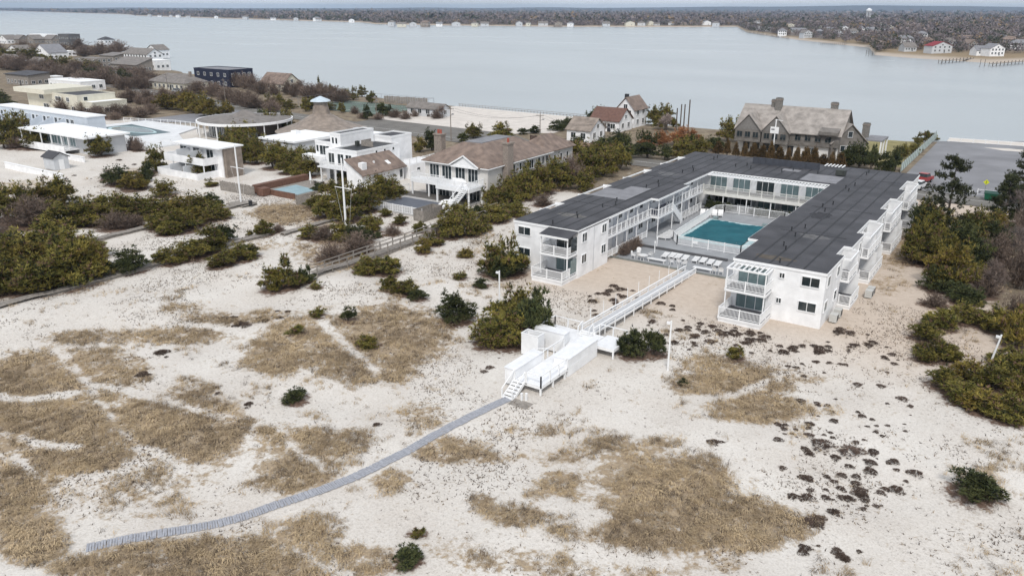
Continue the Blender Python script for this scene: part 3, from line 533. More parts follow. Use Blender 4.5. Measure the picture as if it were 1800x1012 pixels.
# back wing: upper gallery with glazed doors under an open slat canopy, dark glazing below
gd = MB().box(-28.7, -9.6, 41.4, 44.18, F2-.16, F2).build('gallery_deck', M_DECKG, motel)
MB().box(-28.6, -9.7, 41.3, 41.39, F2-.5, F2+.03).build('deck_fascia', mat('cream_trim', (.68, .67, .63), .6, .08), gd)
railing(motel, [(-28.7, 41.45), (-9.8, 41.45)], F2, 1.0, .14, 1.9, mat('cream_trim', (.7, .69, .65)))
MB().box(-28.55, -9.95, 42.2, 42.34, 5.7, 5.92).build('pergola_beam', M_TRIM, motel)
for i in range(38): MB().box(-28.3+i*.49, -28.16+i*.49, 42.35, 44.15, 5.74, 5.88).build('pergola_slat', M_TRIM, motel)
for i, x in enumerate((-27.2, -23.4, -19.6, -15.8, -12.0)):
    window(motel, x, 44.18, F2+.05, 2.75, 2.05, 'S', 3, M_GLASS if i == 2 else M_CURT_SKY, name='sliding_door'); window(motel, x, 46.18, F1, 2.9, 2.1, 'S', 3, M_GLASS if i in (0, 1, 4) else M_CURT_SKY, name='sliding_door')
for x in (-25.3, -21.5, -17.7, -13.9): MB().box(x-.1, x+.1, 44.0, 46.19, .3, F2-.17).build('partition_wall', M_WHITE, motel); MB().box(x-.06, x+.06, 41.45, 41.57, .3, F2-.17).build('gallery_post', M_TRIM, motel)
railing(motel, [(-23.2, 42.6), (-14.5, 42.6)], F1-.1, 1.0, .16, 1.6); railing(motel, [(-27, 42.6), (-24.2, 42.6)], F1-.1, 1.0, .16, 1.6)
for i, (x, y) in enumerate(((.35, 2.4), (.35, 4.2), (1.9, 12.4), (1.9, 13.6))):
    a_ = MB().box(x, x+.75, y, y+.9, .12, .95).build('air_conditioner', mat('condenser_grey', (.5, .5, .48), .6, .1), motel); MB().box(x+.751, x+.77, y+.12, y+.78, .25, .85).build('grille', M_DARK, a_)
# ------------------------------------------------------------------ courtyard: patio, pool, fence
struct(MB().box(-28.6, -9.6, 10.3, 16.8, -.3, .15).build('lower_terrace', M_CONC)); struct(MB().prism([(-30.1, 16.8), (-9.6, 16.8), (-9.6, 21.9), (-8.2, 22), (-8.2, 44), (-9.5, 46), (-28.2, 46), (-30.1, 44)], -.3, .44).build('patio', M_CONC))
struct(MB().box(-30.1, -9.6, 10.02, 10.29, -.3, .2).build('terrace_kerb', mat('grey_green_kerb', (.2, .21, .2), .9, .2))); struct(MB().box(-28.0, -15.6, 16.5, 16.79, .15, .46).build('terrace_step', mat('dark_step', (.1, .1, .105), .9, .2)))
struct(MB().box(-28.6, -28.2, 31, 42, .44, .46).build('patio_mat', M_DECKG))
pool = thing('swimming_pool', 'swimming pool under a teal winter cover in the motel courtyard', 'pool', (-20, 29, .44)); PC = [(-24.4, 23.0), (-16.0, 23.0), (-15.9, 34.4), (-24.4, 34.6)]
mb = MB()
for (a, b), (c, d) in (((-25.0, -24.4), (22.3, 35.2)), ((-16.0, -15.2), (22.3, 35.2)), ((-24.4, -16.0), (22.3, 23.0)), ((-24.4, -16.0), (34.4, 35.2))): mb.box(a, b, c, d, .45, .5)
mb.build('coping', mat('pale_aqua_coping', (.42, .56, .58), .5, .2, 1.2), pool)
mb = MB(); n_ = 24
for j in range(n_+1):
    for i in range(n_+1):
        fx, fy = i/n_, j/n_; x = -24.3+8.2*fx; y = 23.1+11.3*fy; ed = min(fx, 1-fx, fy, 1-fy)
        if i in (0, n_): x += random.uniform(-.12, .12)
        if j in (0, n_): y += random.uniform(-.2, .2)
        mb.v.append((x, y, .62-.12*min(ed*8, 1)-.05*math.sin(fx*9)*math.sin(fy*11)+random.uniform(-.015, .015)))
for j in range(n_):
    for i in range(n_): k = j*(n_+1)+i; mb.f.append((k, k+1, k+n_+2, k+n_+1))
mb.build('winter_cover', mat('teal_cover', (.02, .125, .155), .65, .35, .5, .3, 2.5, spec=.15, col2=(.012, .085, .11)), pool)
for x, y in ((-24.2, 35.6), (-16.6, 35.6)): MB().box(x-.35, x+.35, y-.3, y+.3, .45, .85).build('step_block', mat('pool_step_grey', (.22, .27, .28), .7, .2), pool)
pf = thing('pool_fence', 'white metal picket fence around the teal covered pool', 'fence', (-19.5, 20, .44))
FP = [(-24.9, 20.9), (-23.7, 19.3), (-14.8, 19.2), (-13.5, 20.6), (-13.5, 39.4), (-15.2, 40.8), (-24.6, 40.6), (-25.6, 39.2)]
for a, b in zip(FP, FP[1:]+FP[:1]): railing(pf, [a, b], .45, 1.25, .16, 2.2, name='fence_panel')
MB().box(-21.4, -20.7, 19.15, 19.18, 1.0, 1.4).build('notice_board', M_TRIM, pf)
# loungers, chairs, tables
M_PLAST = mat('white_resin', (.7, .7, .7), .35, .05, spec=.5)
def lounger(back):
    t_ = link('sun_lounger', None); b = MB(); n = 9
    for i in range(n): b.box(-.33, .33, -.95+i*.14, -.95+i*.14+.115, .30, .345)
    b.box(-.36, -.31, -.98, .35, .27, .36).box(.31, .36, -.98, .35, .27, .36).build('seat', M_PLAST, t_)
    a = MB(); s = math.sin(back); c = math.cos(back)
    for i in range(5): q = i*.14; a.hull([(-.33, .32+q*c, .31+q*s), (.33, .32+q*c, .31+q*s), (.33, .32+(q+.115)*c, .31+(q+.115)*s), (-.33, .32+(q+.115)*c, .31+(q+.115)*s)], [(-.33, .32+q*c, .35+q*s), (.33, .32+q*c, .35+q*s), (.33, .32+(q+.115)*c, .35+(q+.115)*s), (-.33, .32+(q+.115)*c, .35+(q+.115)*s)])
    a.bar((-.34, .32, .33), (-.34, .32+.72*c, .33+.72*s), .05, .06).bar((.34, .32, .33), (.34, .32+.72*c, .33+.72*s), .05, .06).build('backrest', M_PLAST, t_)
    for x in (-.33, .33):
        for y in (-.8, .3): MB().bar((x, y, 0), (x, y+.05, .3), .06, .07).build('leg', M_PLAST, t_)
    return t_
def chair():
    t_ = link('resin_chair', None); MB().box(-.25, .25, -.25, .25, .4, .45).build('seat', M_PLAST, t_)
    b = MB(); k = 9
    pts = [(-.27, .25, .42)]+[(-.3*math.cos(math.pi*i/8), .25+.1*math.sin(math.pi*i/8), .75+.25*math.sin(math.pi*i/8)) for i in range(k)]+[(.27, .25, .42)]
    b.hull(pts, [(p[0], p[1]+.03, p[2]) for p in pts]).build('backrest', M_PLAST, t_)
    for x in (-.23, .23):
        for y in (-.23, .23): MB().bar((x*1.1, y*1.1, 0), (x, y, .42), .05, .05).build('leg', M_PLAST, t_)
        MB().box(x-.03+.02*(1 if x > 0 else -1), x+.03+.02*(1 if x > 0 else -1), -.24, .26, .62, .66).build('armrest', M_PLAST, t_)
    return t_
PROTO = {}
def put(kind, maker, x, y, z, rz, label, cat, group):
    if kind not in PROTO: o = PROTO[kind] = maker()
    else: o = copy_tree(PROTO[kind])
    o.location = (x, y, z); o.rotation_euler[2] = rz; many(o, label, cat, group, x, y); return o
C3 = lambda a, b, z: G(1060+a/5.294, 340+b/5.294, z)
for a, b in ((580, 582), (645, 585), (700, 595), (765, 608), (862, 622), (932, 632), (1000, 648), (1066, 664)): x, y = C3(a, b, .3); put('flat', lambda: lounger(.12), x, y, .15, .12, 'white slatted lounger on the lower terrace', 'lounger', 'loungers in a row on the lower terrace')
for i in range(5): put('flat', None, -26.2, 20.6+i*.95, .44, -1.45, 'white lounger stored close beside the gallery post', 'lounger', 'loungers packed beside the pool fence')
for a, b in ((918, 205), (975, 208), (1030, 211), (1085, 213)): x, y = C3(a, b, .5); put('up', lambda: lounger(.95), x, y+.3, .44, .3, 'white lounger with raised back behind the pool', 'lounger', 'loungers behind the pool')
for a, b, r in ((285, 592, 1.6), (330, 562, .3), (440, 585, -1.6), (345, 600, 2.9)): x, y = C3(a, b, .3); put('chair', chair, x, y, .15, r, 'white resin chair at the round terrace table', 'chair', 'chairs at the round table')
for a, b, r in ((635, 650, 2.4), (710, 650, 2.8), (752, 668, -2.2)): x, y = C3(a, b, .3); put('chair', None, x, y, .15, r, 'white resin chair by the top of the beach ramp', 'chair', 'chairs at the beach ramp')
for a, b, r in ((1045, 735, 2.8), (1097, 742, 3.4)): x, y = C3(a, b, .3); put('chair', None, x, y, .15, r, 'white resin chair beside the right front balcony', 'chair', 'chairs at the terrace edge')
for i in range(6): x, y = -28.0, 32.2+i*1.05; put('chair', None, x, y, .46, -1.57, 'white resin chair under the left gallery', 'chair', 'chairs along the left wing')
def table(x, y, lab):
    t_ = thing('round_table', lab, 'table', (x, y, .15)); MB().tube((x, y, .83), (x, y, .88), .6, n=20).build('table_top', M_PLAST, t_)
    for a in range(4): MB().bar((x+.35*math.cos(a*1.57+.8), y+.35*math.sin(a*1.57+.8), .15), (x+.2*math.cos(a*1.57+.8), y+.2*math.sin(a*1.57+.8), .84), .06, .06).build('leg', M_PLAST, t_)
x, y = C3(372, 590, .6); table(x, y, 'round white resin table on the lower terrace')
for a, b, lab in ((500, 618, 'low white bench platform beside the round terrace table'), (930, 702, 'low white bench platform in front of the right loungers')):
    x, y = C3(a, b, .4); t_ = thing('low_bench', lab, 'bench', (x, y, .15)); MB().box(x-1.25, x+1.25, y-.32, y+.32, .45, .52).build('top', M_PLAST, t_)
    for s in (-1.05, 1.05): MB().box(x+s-.05, x+s+.05, y-.28, y+.28, .15, .45).build('leg', M_PLAST, t_)
for a, b, lab in ((480, 530, 'nearer of two white lamp posts on the patio'), (500, 492, 'farther of two white lamp posts on the patio')):
    x, y = C3(a, b, .44); t_ = thing('lamp_post', lab, 'lamp', (x, y, .44 if y > 16.8 else .15)); MB().tube((x, y, .14), (x, y, 1.5), .07, n=8).build('pole', M_TRIM, t_); MB().tube((x, y, 1.5), (x, y, 1.75), .12, .09, 8).build('lamp_head', M_TRIM, t_)
# ------------------------------------------------------------------ beach ramp and sun deck
def plankdeck(par, x0, x1, y0, y1, z, m, axis='x', w_=.28, z1=None, name='plank'):
    """deck surface of single planks laid across; z..z1 slopes along y"""
    L = (y1-y0) if axis == 'x' else (x1-x0); n = max(1, int(L/w_)); key = ('pl', round(x1-x0, 2), round(y1-y0, 2), axis, m.name)
    if key not in WCACHE: WCACHE[key] = (MB().box(x0-x1, 0, -L/n*.47, L/n*.47, -.04, 0).mesh(name, m) if axis == 'x' else MB().box(-L/n*.47, L/n*.47, y0-y1, 0, -.04, 0).mesh(name, m))
    o_ = ORG.get(par.name, (0, 0, 0))
    for i in range(n):
        f = (i+.5)/n; zz = z+((z1 if z1 is not None else z)-z)*f; p = (x1, y0+L*f, zz) if axis == 'x' else (x0+L*f, y1, zz)
        link(name, WCACHE[key], par, (p[0]-o_[0], p[1]-o_[1], p[2]-o_[2]))
rm = thing('beach_ramp', 'long white sloping boardwalk ramp from the pool terrace to the sun deck', 'boardwalk', (-18, 0, 0))
[MB().bar((q, -16.6, 1.12), (q, 10.2, .08), .08, .22).build('beam', M_TRIM, rm) for q in (-18.65, -17.35)]
M_GPLK = mat('worn_grey_white_plank', (.5, .51, .53), .8, .15, 4); plankdeck(rm, -18.6, -17.4, -16.6, 10.2, 1.25, M_GPLK, w_=.3, z1=.2)
for x in (-18.7, -17.3):
    MB().bar((x, -16.6, 1.78), (x, 10.2, .72), .15, .06).build('handrail', M_TRIM, rm); MB().bar((x, -16.6, 1.5), (x, 10.2, .44), .04, .08).build('mid_rail', M_TRIM, rm)
    for i in range(13): y = -16.4+i*2.2; z = 1.25-(y+16.6)*.04; MB().box(x-.045, x+.045, y-.045, y+.045, -.4, z+.5).build('post', M_TRIM, rm)
for i in range(9): y = -14.5+i*2.8; z = 1.25-(y+16.6)*.04; MB().tube((-18.85, y, -.3), (-18.85, y, z+1.7), .032, n=6).build('light_pole', M_TRIM, rm)
sdk = thing('sun_deck', 'raised white sun deck with storage boxes and stairs at the dune edge', 'deck', (-18, -23, 0))
DZ = 1.0
def deckpart(x0, x1, y0, y1, z=DZ):
    d = MB().box(x0, x1, y0, y0+.08, z-.3, z-.05).box(x0, x1, y1-.08, y1, z-.3, z-.05).box(x0, x0+.08, y0+.08, y1-.08, z-.3, z-.05).box(x1-.08, x1, y0+.08, y1-.08, z-.3, z-.05).build('deck_frame', M_TRIM, sdk)
    plankdeck(sdk, x0, x1, y0, y1, z, M_DECKW, w_=.3)
    for x in (x0+.1, x1-.1):
        k = max(1, round((y1-y0)/2.2))
        for i in range(k+1): y = y0+.1+(y1-y0-.2)*i/k; MB().box(x-.07, x+.07, y-.07, y+.07, -.5, z-.05).build('deck_leg', M_TRIM, sdk)
deckpart(-18.3, -15.7, -28.85, -20.6); deckpart(-21.95, -16.3, -19.4, -16.2); deckpart(-16.25, -14.1, -18.6, -15.7); deckpart(-18.3, -16.31, -20.58, -19.42, DZ+.0)
def bin_(x0, x1, y0, y1, z0, z1, lab):
    b = MB().box(x0, x1, y0, y1, z0, z1-.08).build('storage_box', M_WHITE, sdk); b['label'] = lab; MB().box(x0-.06, x1+.06, y0-.06, y1+.06, z1-.08, z1).build('lid', M_DECKW, b); return b
bin_(-19.4, -18.33, -28.85, -24.4, .4, 1.9, 'long white storage box left of the stairs'); bin_(-17.2, -15.72, -24.3, -18.8, .05, 1.8, 'long white storage box along the right edge'); bin_(-21.7, -18.4, -20.45, -19.45, .2, 2.2, 'wide white storage box at the back deck')
sh = MB().box(-21.9, -21.84, -22.45, -21.3, .1, 2.2).box(-20.1, -20.04, -22.45, -21.3, .1, 2.2).box(-21.84, -20.1, -22.45, -22.39, .1, 2.2).box(-21.84, -20.1, -21.36, -21.3, .1, 2.2).build('shower_enclosure', M_WHITE, sdk)
MB().box(-21.93, -20.01, -22.48, -22.36, 2.2, 2.27).box(-21.93, -20.01, -21.39, -21.27, 2.2, 2.27).box(-21.93, -21.8, -22.36, -21.39, 2.2, 2.27).box(-20.14, -20.01, -22.36, -21.39, 2.2, 2.27).build('top_rail', M_TRIM, sh)
def lrail(pts, z=DZ, h=.95):
    r = MB(); o = None
    for a, b in zip(pts[:-1], pts[1:]):
        r.bar((a[0], a[1], z+h), (b[0], b[1], z+h), .09, .06)
    o = r.build('railing', M_TRIM, sdk)
    for a, b in zip(pts[:-1], pts[1:]):
        L = math.hypot(b[0]-a[0], b[1]-a[1]); k = max(1, round(L/1.7))
        for i in range(k+1): x = a[0]+(b[0]-a[0])*i/k; y = a[1]+(b[1]-a[1])*i/k; MB().box(x-.05, x+.05, y-.05, y+.05, z-.2, z+h-.03).build('post', M_TRIM, o)
lrail([(-17.2, -28.8), (-15.75, -28.8), (-15.75, -24.4)]); lrail([(-21.9, -19.3), (-21.9, -16.25), (-18.9, -16.25)]); lrail([(-17.1, -15.75), (-14.15, -15.75)]); lrail([(-18.3, -24.3), (-18.3, -20.6)]); lrail([(-19.5, -24.2), (-18.4, -23.4)], .9)
stairs(sdk, -18.35, -17.3, -30.8, -28.85, 0, DZ, 6, M_TRIM); stairs(sdk, -18.6, -17.4, -17.4, -16.5, DZ, 1.25, 3, M_TRIM); stairs(sdk, -18.3, -17.4, -20.5, -19.5, DZ-.2, DZ+.02, 2, M_TRIM, rail=False)
x, y = G(915, 712); pl = thing('wooden_pallet', 'small grey wooden platform lying on sand at the foot of the white stairs', 'pallet', (x, y, 0)); plankdeck(pl, x-.9, x+.9, y-.6, y+.6, .14, M_WOOD, w_=.2); MB().box(x-.9, x-.78, y-.6, y+.6, 0, .09).box(x+.78, x+.9, y-.6, y+.6, 0, .09).build('runner', M_WOOD, pl)
for px, lab in ((917, 'left of two short white marker posts at the deck stairs'), (925, 'right of two short white marker posts at the deck stairs')):
    x, y = G(px, 706); t_ = thing('marker_post', lab, 'post', (x, y, 0)); MB().box(x-.07, x+.07, y-.07, y+.07, -.1, .75).build('shaft', M_TRIM, t_); MB().box(x-.1, x+.1, y-.1, y+.1, .75, .8).build('cap', M_TRIM, t_)
# grey roll-out path of single slats
PP = [G(*q) for q in ((892, 704), (860, 718), (800, 748), (740, 778), (680, 808), (620, 838), (560, 862), (500, 882), (440, 900), (380, 916), (320, 930), (260, 943), (205, 955), (150, 968))]
rp = thing('slat_path', 'long grey wooden slat path winding over the sand to the stairs', 'path', (PP[0][0], PP[0][1], 0)); sm_ = [MB().box(-.43, .43, -.064, .064, -.03, .02).mesh('slat', mat('blue_grey_slat_%d' % i, c, .85, .2, 5)) for i, c in enumerate(((.34, .35, .385), (.325, .335, .37), (.355, .365, .40)))]
acc = 0
for (ax, ay), (bx, by) in zip(PP[:-1], PP[1:]):
    L = math.hypot(bx-ax, by-ay); n = max(1, round(L/.152)); an = math.atan2(by-ay, bx-ax)-math.pi/2
    for i in range(n):
        f = i/n; x = ax+(bx-ax)*f; y = ay+(by-ay)*f; acc += 1
        o = link('slat', random.choice(sm_), rp, (x-PP[0][0]+random.uniform(-.04, .04), y-PP[0][1], h1(x, y)+.05), an+random.uniform(-.05, .05)); o.rotation_euler[0] = random.uniform(-.04, .04)
# ------------------------------------------------------------------ houses
def blk(par, x0, x1, y0, y1, z0, z1, m, name='wall'): return MB().box(x0, x1, y0, y1, z0, z1).build(name, m, par)
def flat(par, x0, x1, y0, y1, z, m=None, rim=None, h=.3):
    r = blk(par, x0+.15, x1-.15, y0+.15, y1-.15, z-.05, z+.06, m or M_ROOF, 'roof')
    MB().box(x0-.05, x1+.05, y0-.05, y0+.15, z-.1, z+h).box(x0-.05, x1+.05, y1-.15, y1+.05, z-.1, z+h).box(x0-.05, x0+.15, y0+.15, y1-.15, z-.1, z+h).box(x1-.15, x1+.05, y0+.15, y1-.15, z-.1, z+h).build('parapet', rim or M_TRIM, r); return r
def wins(par, face, c, a, b, z, wd, ht, n, panes=1, glass=None, sub=True, frame=None):
    """n windows evenly along a wall: face S/N at y=c over x in a..b, face E/W at x=c over y in a..b"""
    for i in range(n):
        q = a+(b-a)*(i+.5)/n
        if face in 'SN': window(par, q, c, z, wd, ht, face, panes, glass, frame, sub=sub)
        else: window(par, c, q, z, wd, ht, face, panes, glass, frame, sub=sub)
# white modernist house
h = thing('modern_house', 'white stepped modernist house with flat dark roofs and a brown lean-to roof', 'house', (-93, 30, 0))
blk(h, -97.2, -88.9, 24.4, 36, 0, 5.9, M_WHITE); blk(h, -95.8, -90.9, 36, 42, 0, 7, M_WHITE); blk(h, -102.1, -97.25, 26.5, 35, 0, 6.5, M_WHITE); blk(h, -98.0, -95.2, 26.6, 35.6, 5.9, 8.3, M_WHITE)
flat(h, -95.2, -88.9, 24.4, 36, 5.9, M_DARK); flat(h, -95.8, -90.9, 36, 42, 7); flat(h, -102.1, -98.1, 26.5, 35, 6.5); flat(h, -98.0, -95.2, 26.6, 35.6, 8.3)
MB().box(-93.6, -90.6, 30.4, 30.55, 5.96, 7.0).box(-93.6, -93.45, 30.55, 33, 5.96, 7.0).build('roof_screen', M_WOOD, h); MB().box(-94.4, -93.8, 29.5, 30.2, 5.96, 6.9).build('roof_air_unit', mat('rusty_grey_metal', (.05, .055, .05)), h)
d = blk(h, -97, -88.3, 21.9, 24.38, 2.8, 3.0, M_DECKW, 'balcony_deck'); railing(h, [(-96.9, 24.2), (-96.3, 22), (-88.4, 22), (-88.4, 24.2)], 3, 1, .16, 2)
blk(h, -104, -97.6, 24.6, 26.45, 2.9, 4.2, M_WHITE, 'balcony_parapet')
for x in (-96.2, -92.4, -88.5): blk(h, x-.1, x+.1, 22, 22.2, 0, 2.8, M_TRIM, 'post')
for x in (-95.6, -93.2, -91.1): window(h, x, 24.39, 3.1, 1.5, 2.1, 'S', 2)
for x, n in ((-95.8, 1), (-93.4, 2), (-90.2, 2)): window(h, x, 24.39, .15, 1.0*n, 2.3, 'S', n)
window(h, -99.6, 26.49, 4.2, 2.6, 1.7, 'S', 3); window(h, -101.5, 26.49, 4.7, .6, 1.2, 'S', 1); window(h, -97.2, 26.59, 6.6, .5, 1.1, 'S', 1); window(h, -96.3, 26.59, 6.6, .5, 1.1, 'S', 1)
for y in (29.5, 31.8, 34.2): window(h, -88.89, y, 5.1, .5, .5, 'E', 1)
MB().prism([(-88.85, 21), (-84.4, 21), (-84.4, 33), (-88.85, 33)], lambda x, y: 2.5-(x+84.4)*.58, lambda x, y: 2.65-(x+84.4)*.58).build('lean_to_roof', M_BROOF, h); MB().prism([(-88.8, 21.4), (-85, 21.4), (-85, 32.6), (-88.8, 32.6)], 0, lambda x, y: 2.48-(x+84.4)*.58).build('wall', M_WHITE, h)
MB().prism([(-86.6, 29.2), (-85.7, 29.2), (-85.7, 30), (-86.6, 30)], lambda x, y: 2.66-(x+84.4)*.58, lambda x, y: 2.74-(x+84.4)*.58).build('skylight', M_TRIM, h); blk(h, -86.6, -85.6, 22.2, 23.4, 2.5, 4.6, M_WHITE, 'chimney'); blk(h, -86.9, -86.6, 26.3, 26.6, 3, 4.3, M_TRIM, 'vent')
blk(h, -88.85, -84.2, 33.5, 41.8, 0, 2.7, M_WHITE); railing(h, [(-84.3, 41.7), (-84.3, 33.6), (-88, 33.6)], 2.7, 1.1, .2, 2); window(h, -84.19, 36, 1.3, .9, .6, 'E', 1); window(h, -84.19, 39.4, 1.2, 1.2, .8, 'E', 1); window(h, -84.98, 31.8, .6, .8, 1.5, 'E', 1)
# its pool terrace and screens
M_SKYC = mat('pale_blue_pool_cover', (.27, .38, .42), .6, .15, .6)
pt = thing('pool_terrace', 'small brown timber terrace with pale blue covered pool below the modernist house', 'terrace', (-94, 13, 0))
blk(pt, -98, -89.6, 9.8, 20.5, -.2, .45, M_WOOD, 'deck'); MB().prism([(-96.8, 10.6), (-90, 10.4), (-90.2, 15), (-96.4, 16)], .45, .53).build('pool_cover', M_SKYC, pt); blk(pt, -99.2, -98.05, 8.5, 20.5, 0, 1.5, M_WOODB, 'retaining_wall'); blk(pt, -98, -89.6, 9.5, 9.75, -.2, .9, M_WOODB, 'retaining_wall'); blk(pt, -97.2, -95.6, 7.8, 9.4, 0, 1.3, M_WOODB, 'gate')
t_ = thing('covered_parasol', 'closed parasol in a white cover beside a covered table on the timber terrace', 'parasol', (-95.2, 18.4, .45)); MB().tube((-95.2, 18.4, .45), (-95.2, 18.4, 1.1), .05, n=6).build('pole', M_TRIM, t_); MB().tube((-95.2, 18.4, 1.1), (-95.2, 18.4, 2.7), .22, .08, 8).build('cover', M_TRIM, t_)
t_ = thing('covered_table', 'long terrace table under a pale cover beside the closed parasol', 'table', (-93.6, 19, .45)); blk(t_, -94.9, -92.4, 18.5, 19.4, 1.1, 1.22, mat('pale_cover', (.55, .54, .52), .8), 'top'); [blk(t_, x-.05, x+.05, 18.6, 19.3, .45, 1.1, M_WOOD, 'leg') for x in (-94.7, -92.6)]
def picket(name, lab, pts, ht, m, w_=.16, gap=.2, rail=True):
    """board fence: every board is a part"""
    t_ = thing(name, lab, 'fence', (pts[0][0], pts[0][1], 0)); x0, y0 = pts[0][:2]; mesh = {}
    for a, b in zip(pts[:-1], pts[1:]):
        L = math.hypot(b[0]-a[0], b[1]-a[1]); n = max(1, int(L/gap)); an = math.atan2(b[1]-a[1], b[0]-a[0])
        for i in range(n):
            f = (i+.5)/n; v = random.randint(0, 2)
            if v not in mesh: mesh[v] = MB().box(-w_/2, w_/2, -.015, .015, -.3, ht+.06*v).mesh('board', m)
            x = a[0]+(b[0]-a[0])*f; y = a[1]+(b[1]-a[1])*f; link('board', mesh[v], t_, (x-x0, y-y0, h1(x, y)), an)
        MB().bar((a[0], a[1], ht*.75), (b[0], b[1], ht*.75), .05, .09).bar((a[0], a[1], ht*.25), (b[0], b[1], ht*.25), .05, .09).build('rail', m, t_)
    return t_
picket('board_fence', 'grey weathered board fence in front of the timber pool terrace', [(-106, 6.8), (-97.3, 7.4)], 1.7, M_WOOD); picket('board_fence', 'short grey board fence right of the timber pool terrace', [(-86.4, 7), (-81.6, 6.6)], 1.7, M_WOOD)
# shingle-roofed house with decks
M_TAUPE = siding('pale_taupe_siding', (.6, .58, .55), .2)
h = thing('shingle_roof_house', 'two-storey pale house with brown shingle hip roof, white decks and two chimneys', 'house', (-66, 32, 0))
blk(h, -73.3, -59.9, 25.2, 45, 0, 6, M_TAUPE); blk(h, -66.5, -60.2, 45.01, 54, 0, 5.9, M_TAUPE)
r = MB(); hip(r, -73.3, -59.9, 25.2, 45, 6, 3.0, .5, 5.1); r.build('roof', M_BROOF, h); r = MB(); hip(r, -66.5, -60.2, 44, 54, 5.9, 2.6, .5); r.build('roof', M_BROOF, h)
blk(h, -68.4, -64.9, 30.4, 39.8, 9.0, 9.1, M_PATCH, 'flat_roof'); e = MB(); [e.box(a, b, c, d_, 5.86, 6.02) for a, b, c, d_ in ((-73.85, -59.35, 24.62, 24.69), (-59.39, -59.33, 24.7, 45.5), (-73.87, -73.81, 24.7, 45.5))]; e.build('eave_trim', M_TRIM, h)
g = MB(); gable(g, -67.3, -61.3, 24.6, 29, 6.05, 1.7, 'y', .25); g.build('gable_roof', M_BROOF, h); g = MB(); gable_end(g, -67, -61.6, 24.55, 28, 6.0, 1.6, 'y'); g.build('gable_wall', M_TRIM, h); g = MB().bar((-67.4, 24.3, 6.02), (-64.3, 24.3, 7.78), .12, .22).bar((-61.2, 24.3, 6.02), (-64.3, 24.3, 7.78), .12, .22).box(-67.1, -61.5, 24.4, 24.53, 5.75, 6.0); g.build('gable_trim', M_TRIM, h)
for (x, y, w_, d_, z0, z1, np_) in ((-74.6, 31, 1.7, 1.2, 0, 9.6, 2), (-59.2, 30.2, 1.1, 1.6, 0, 9.5, 1)):
    c = blk(h, x-w_/2, x+w_/2, y-d_/2, y+d_/2, z0, z1, M_BRICK, 'chimney'); blk(h, x-w_/2-.15, x+w_/2+.15, y-d_/2-.15, y+d_/2+.15, z1, z1+.25, M_BRICK, 'chimney_cap')
    for i in range(np_): MB().tube((x+(i-.5*(np_-1))*.55, y, z1+.25), (x+(i-.5*(np_-1))*.55, y, z1+.95), .2, n=8).build('chimney_pot', M_REDB, c)
MB().box(-74.7, -67.4, 22.9, 25.18, 3.0, 3.2).box(-67.39, -60.6, 20.9, 25.18, 3.0, 3.2).build('balcony_deck', M_DECKW, h); MB().box(-74.75, -67.4, 22.8, 22.89, 2.55, 3.22).box(-67.5, -60.5, 20.8, 20.89, 2.55, 3.22).box(-60.59, -60.5, 20.9, 25.2, 2.55, 3.22).build('deck_fascia', M_TRIM, h)
railing(h, [(-74.6, 25), (-74.6, 23), (-67.4, 23), (-67.4, 21), (-61.9, 21)], 3.2, 1.0, .18, 2); railing(h, [(-60.7, 21.2), (-60.7, 25)], 3.2, 1, .18, 2)
for x, y in ((-74.5, 23), (-70.8, 23), (-67.4, 21.1), (-64, 21.1), (-60.8, 21.1), (-60.8, 24.8)): blk(h, x-.12, x+.12, y-.12, y+.12, 0, 2.99, M_TRIM, 'post')
for x in (-71.2, -68.5, -65.6, -62.9): window(h, x, 25.18, 3.35, 2.0, 2.2, 'S', 3)
for x in (-72, -69.2, -65.5, -62.6): window(h, x, 25.18, .2, 2.2, 2.2, 'S', 3)
wins(h, 'E', -59.88, 32, 36, 4.3, .6, 1.2, 2); window(h, -59.88, 38.2, 4.0, 2.0, 1.5, 'E', 3); wins(h, 'E', -59.88, 40.5, 44.5, 4.1, .6, 1.4, 3); wins(h, 'E', -60.18, 46, 53, 3.8, .7, 1.3, 3)
MB().prism([(-59.88, 36), (-58.2, 36), (-58.2, 47), (-59.88, 47)], lambda x, y: 2.6-(x+58.2)*.5, lambda x, y: 2.75-(x+58.2)*.5).build('skirt_roof', M_BROOF, h); blk(h, -59.88, -58.6, 36.4, 46.6, 0, 2.58, M_TAUPE)
stairs(h, -61.85, -60.75, 15.8, 20.85, .3, 3.2, 14, M_TRIM)
t_ = thing('pool_deck', 'pale paved deck with dark grey covered pool in front of the shingle-roofed house', 'terrace', (-69, 18, 0)); blk(t_, -77.2, -61.2, 11.6, 25.1, -.3, .3, mat('pale_paving', (.42, .41, .4), .9, .15, 1), 'paving'); blk(t_, -74, -65.2, 15.2, 20.2, .3, .38, mat('slate_pool_cover', (.105, .115, .14), .6, .15), 'pool_cover'); blk(t_, -76, -62, 21.6, 25.1, .3, .36, mat('dark_paving', (.12, .11, .1), .7, .2), 'dark_paving')
t_ = thing('pool_fence', 'white post and rail fence around the dark covered pool', 'fence', (-69, 12, 0)); railing(t_, [(-77.1, 25), (-77.1, 11.8), (-63, 11.8)], .3, 1.15, .5, 1.9); railing(t_, [(-61.3, 12), (-61.3, 15.5)], .3, 1.15, .3, 1.5)
t_ = thing('equipment_screen', 'open-topped grey board enclosure at the corner of the pool deck', 'enclosure', (-62, 12, 0)); q = 0
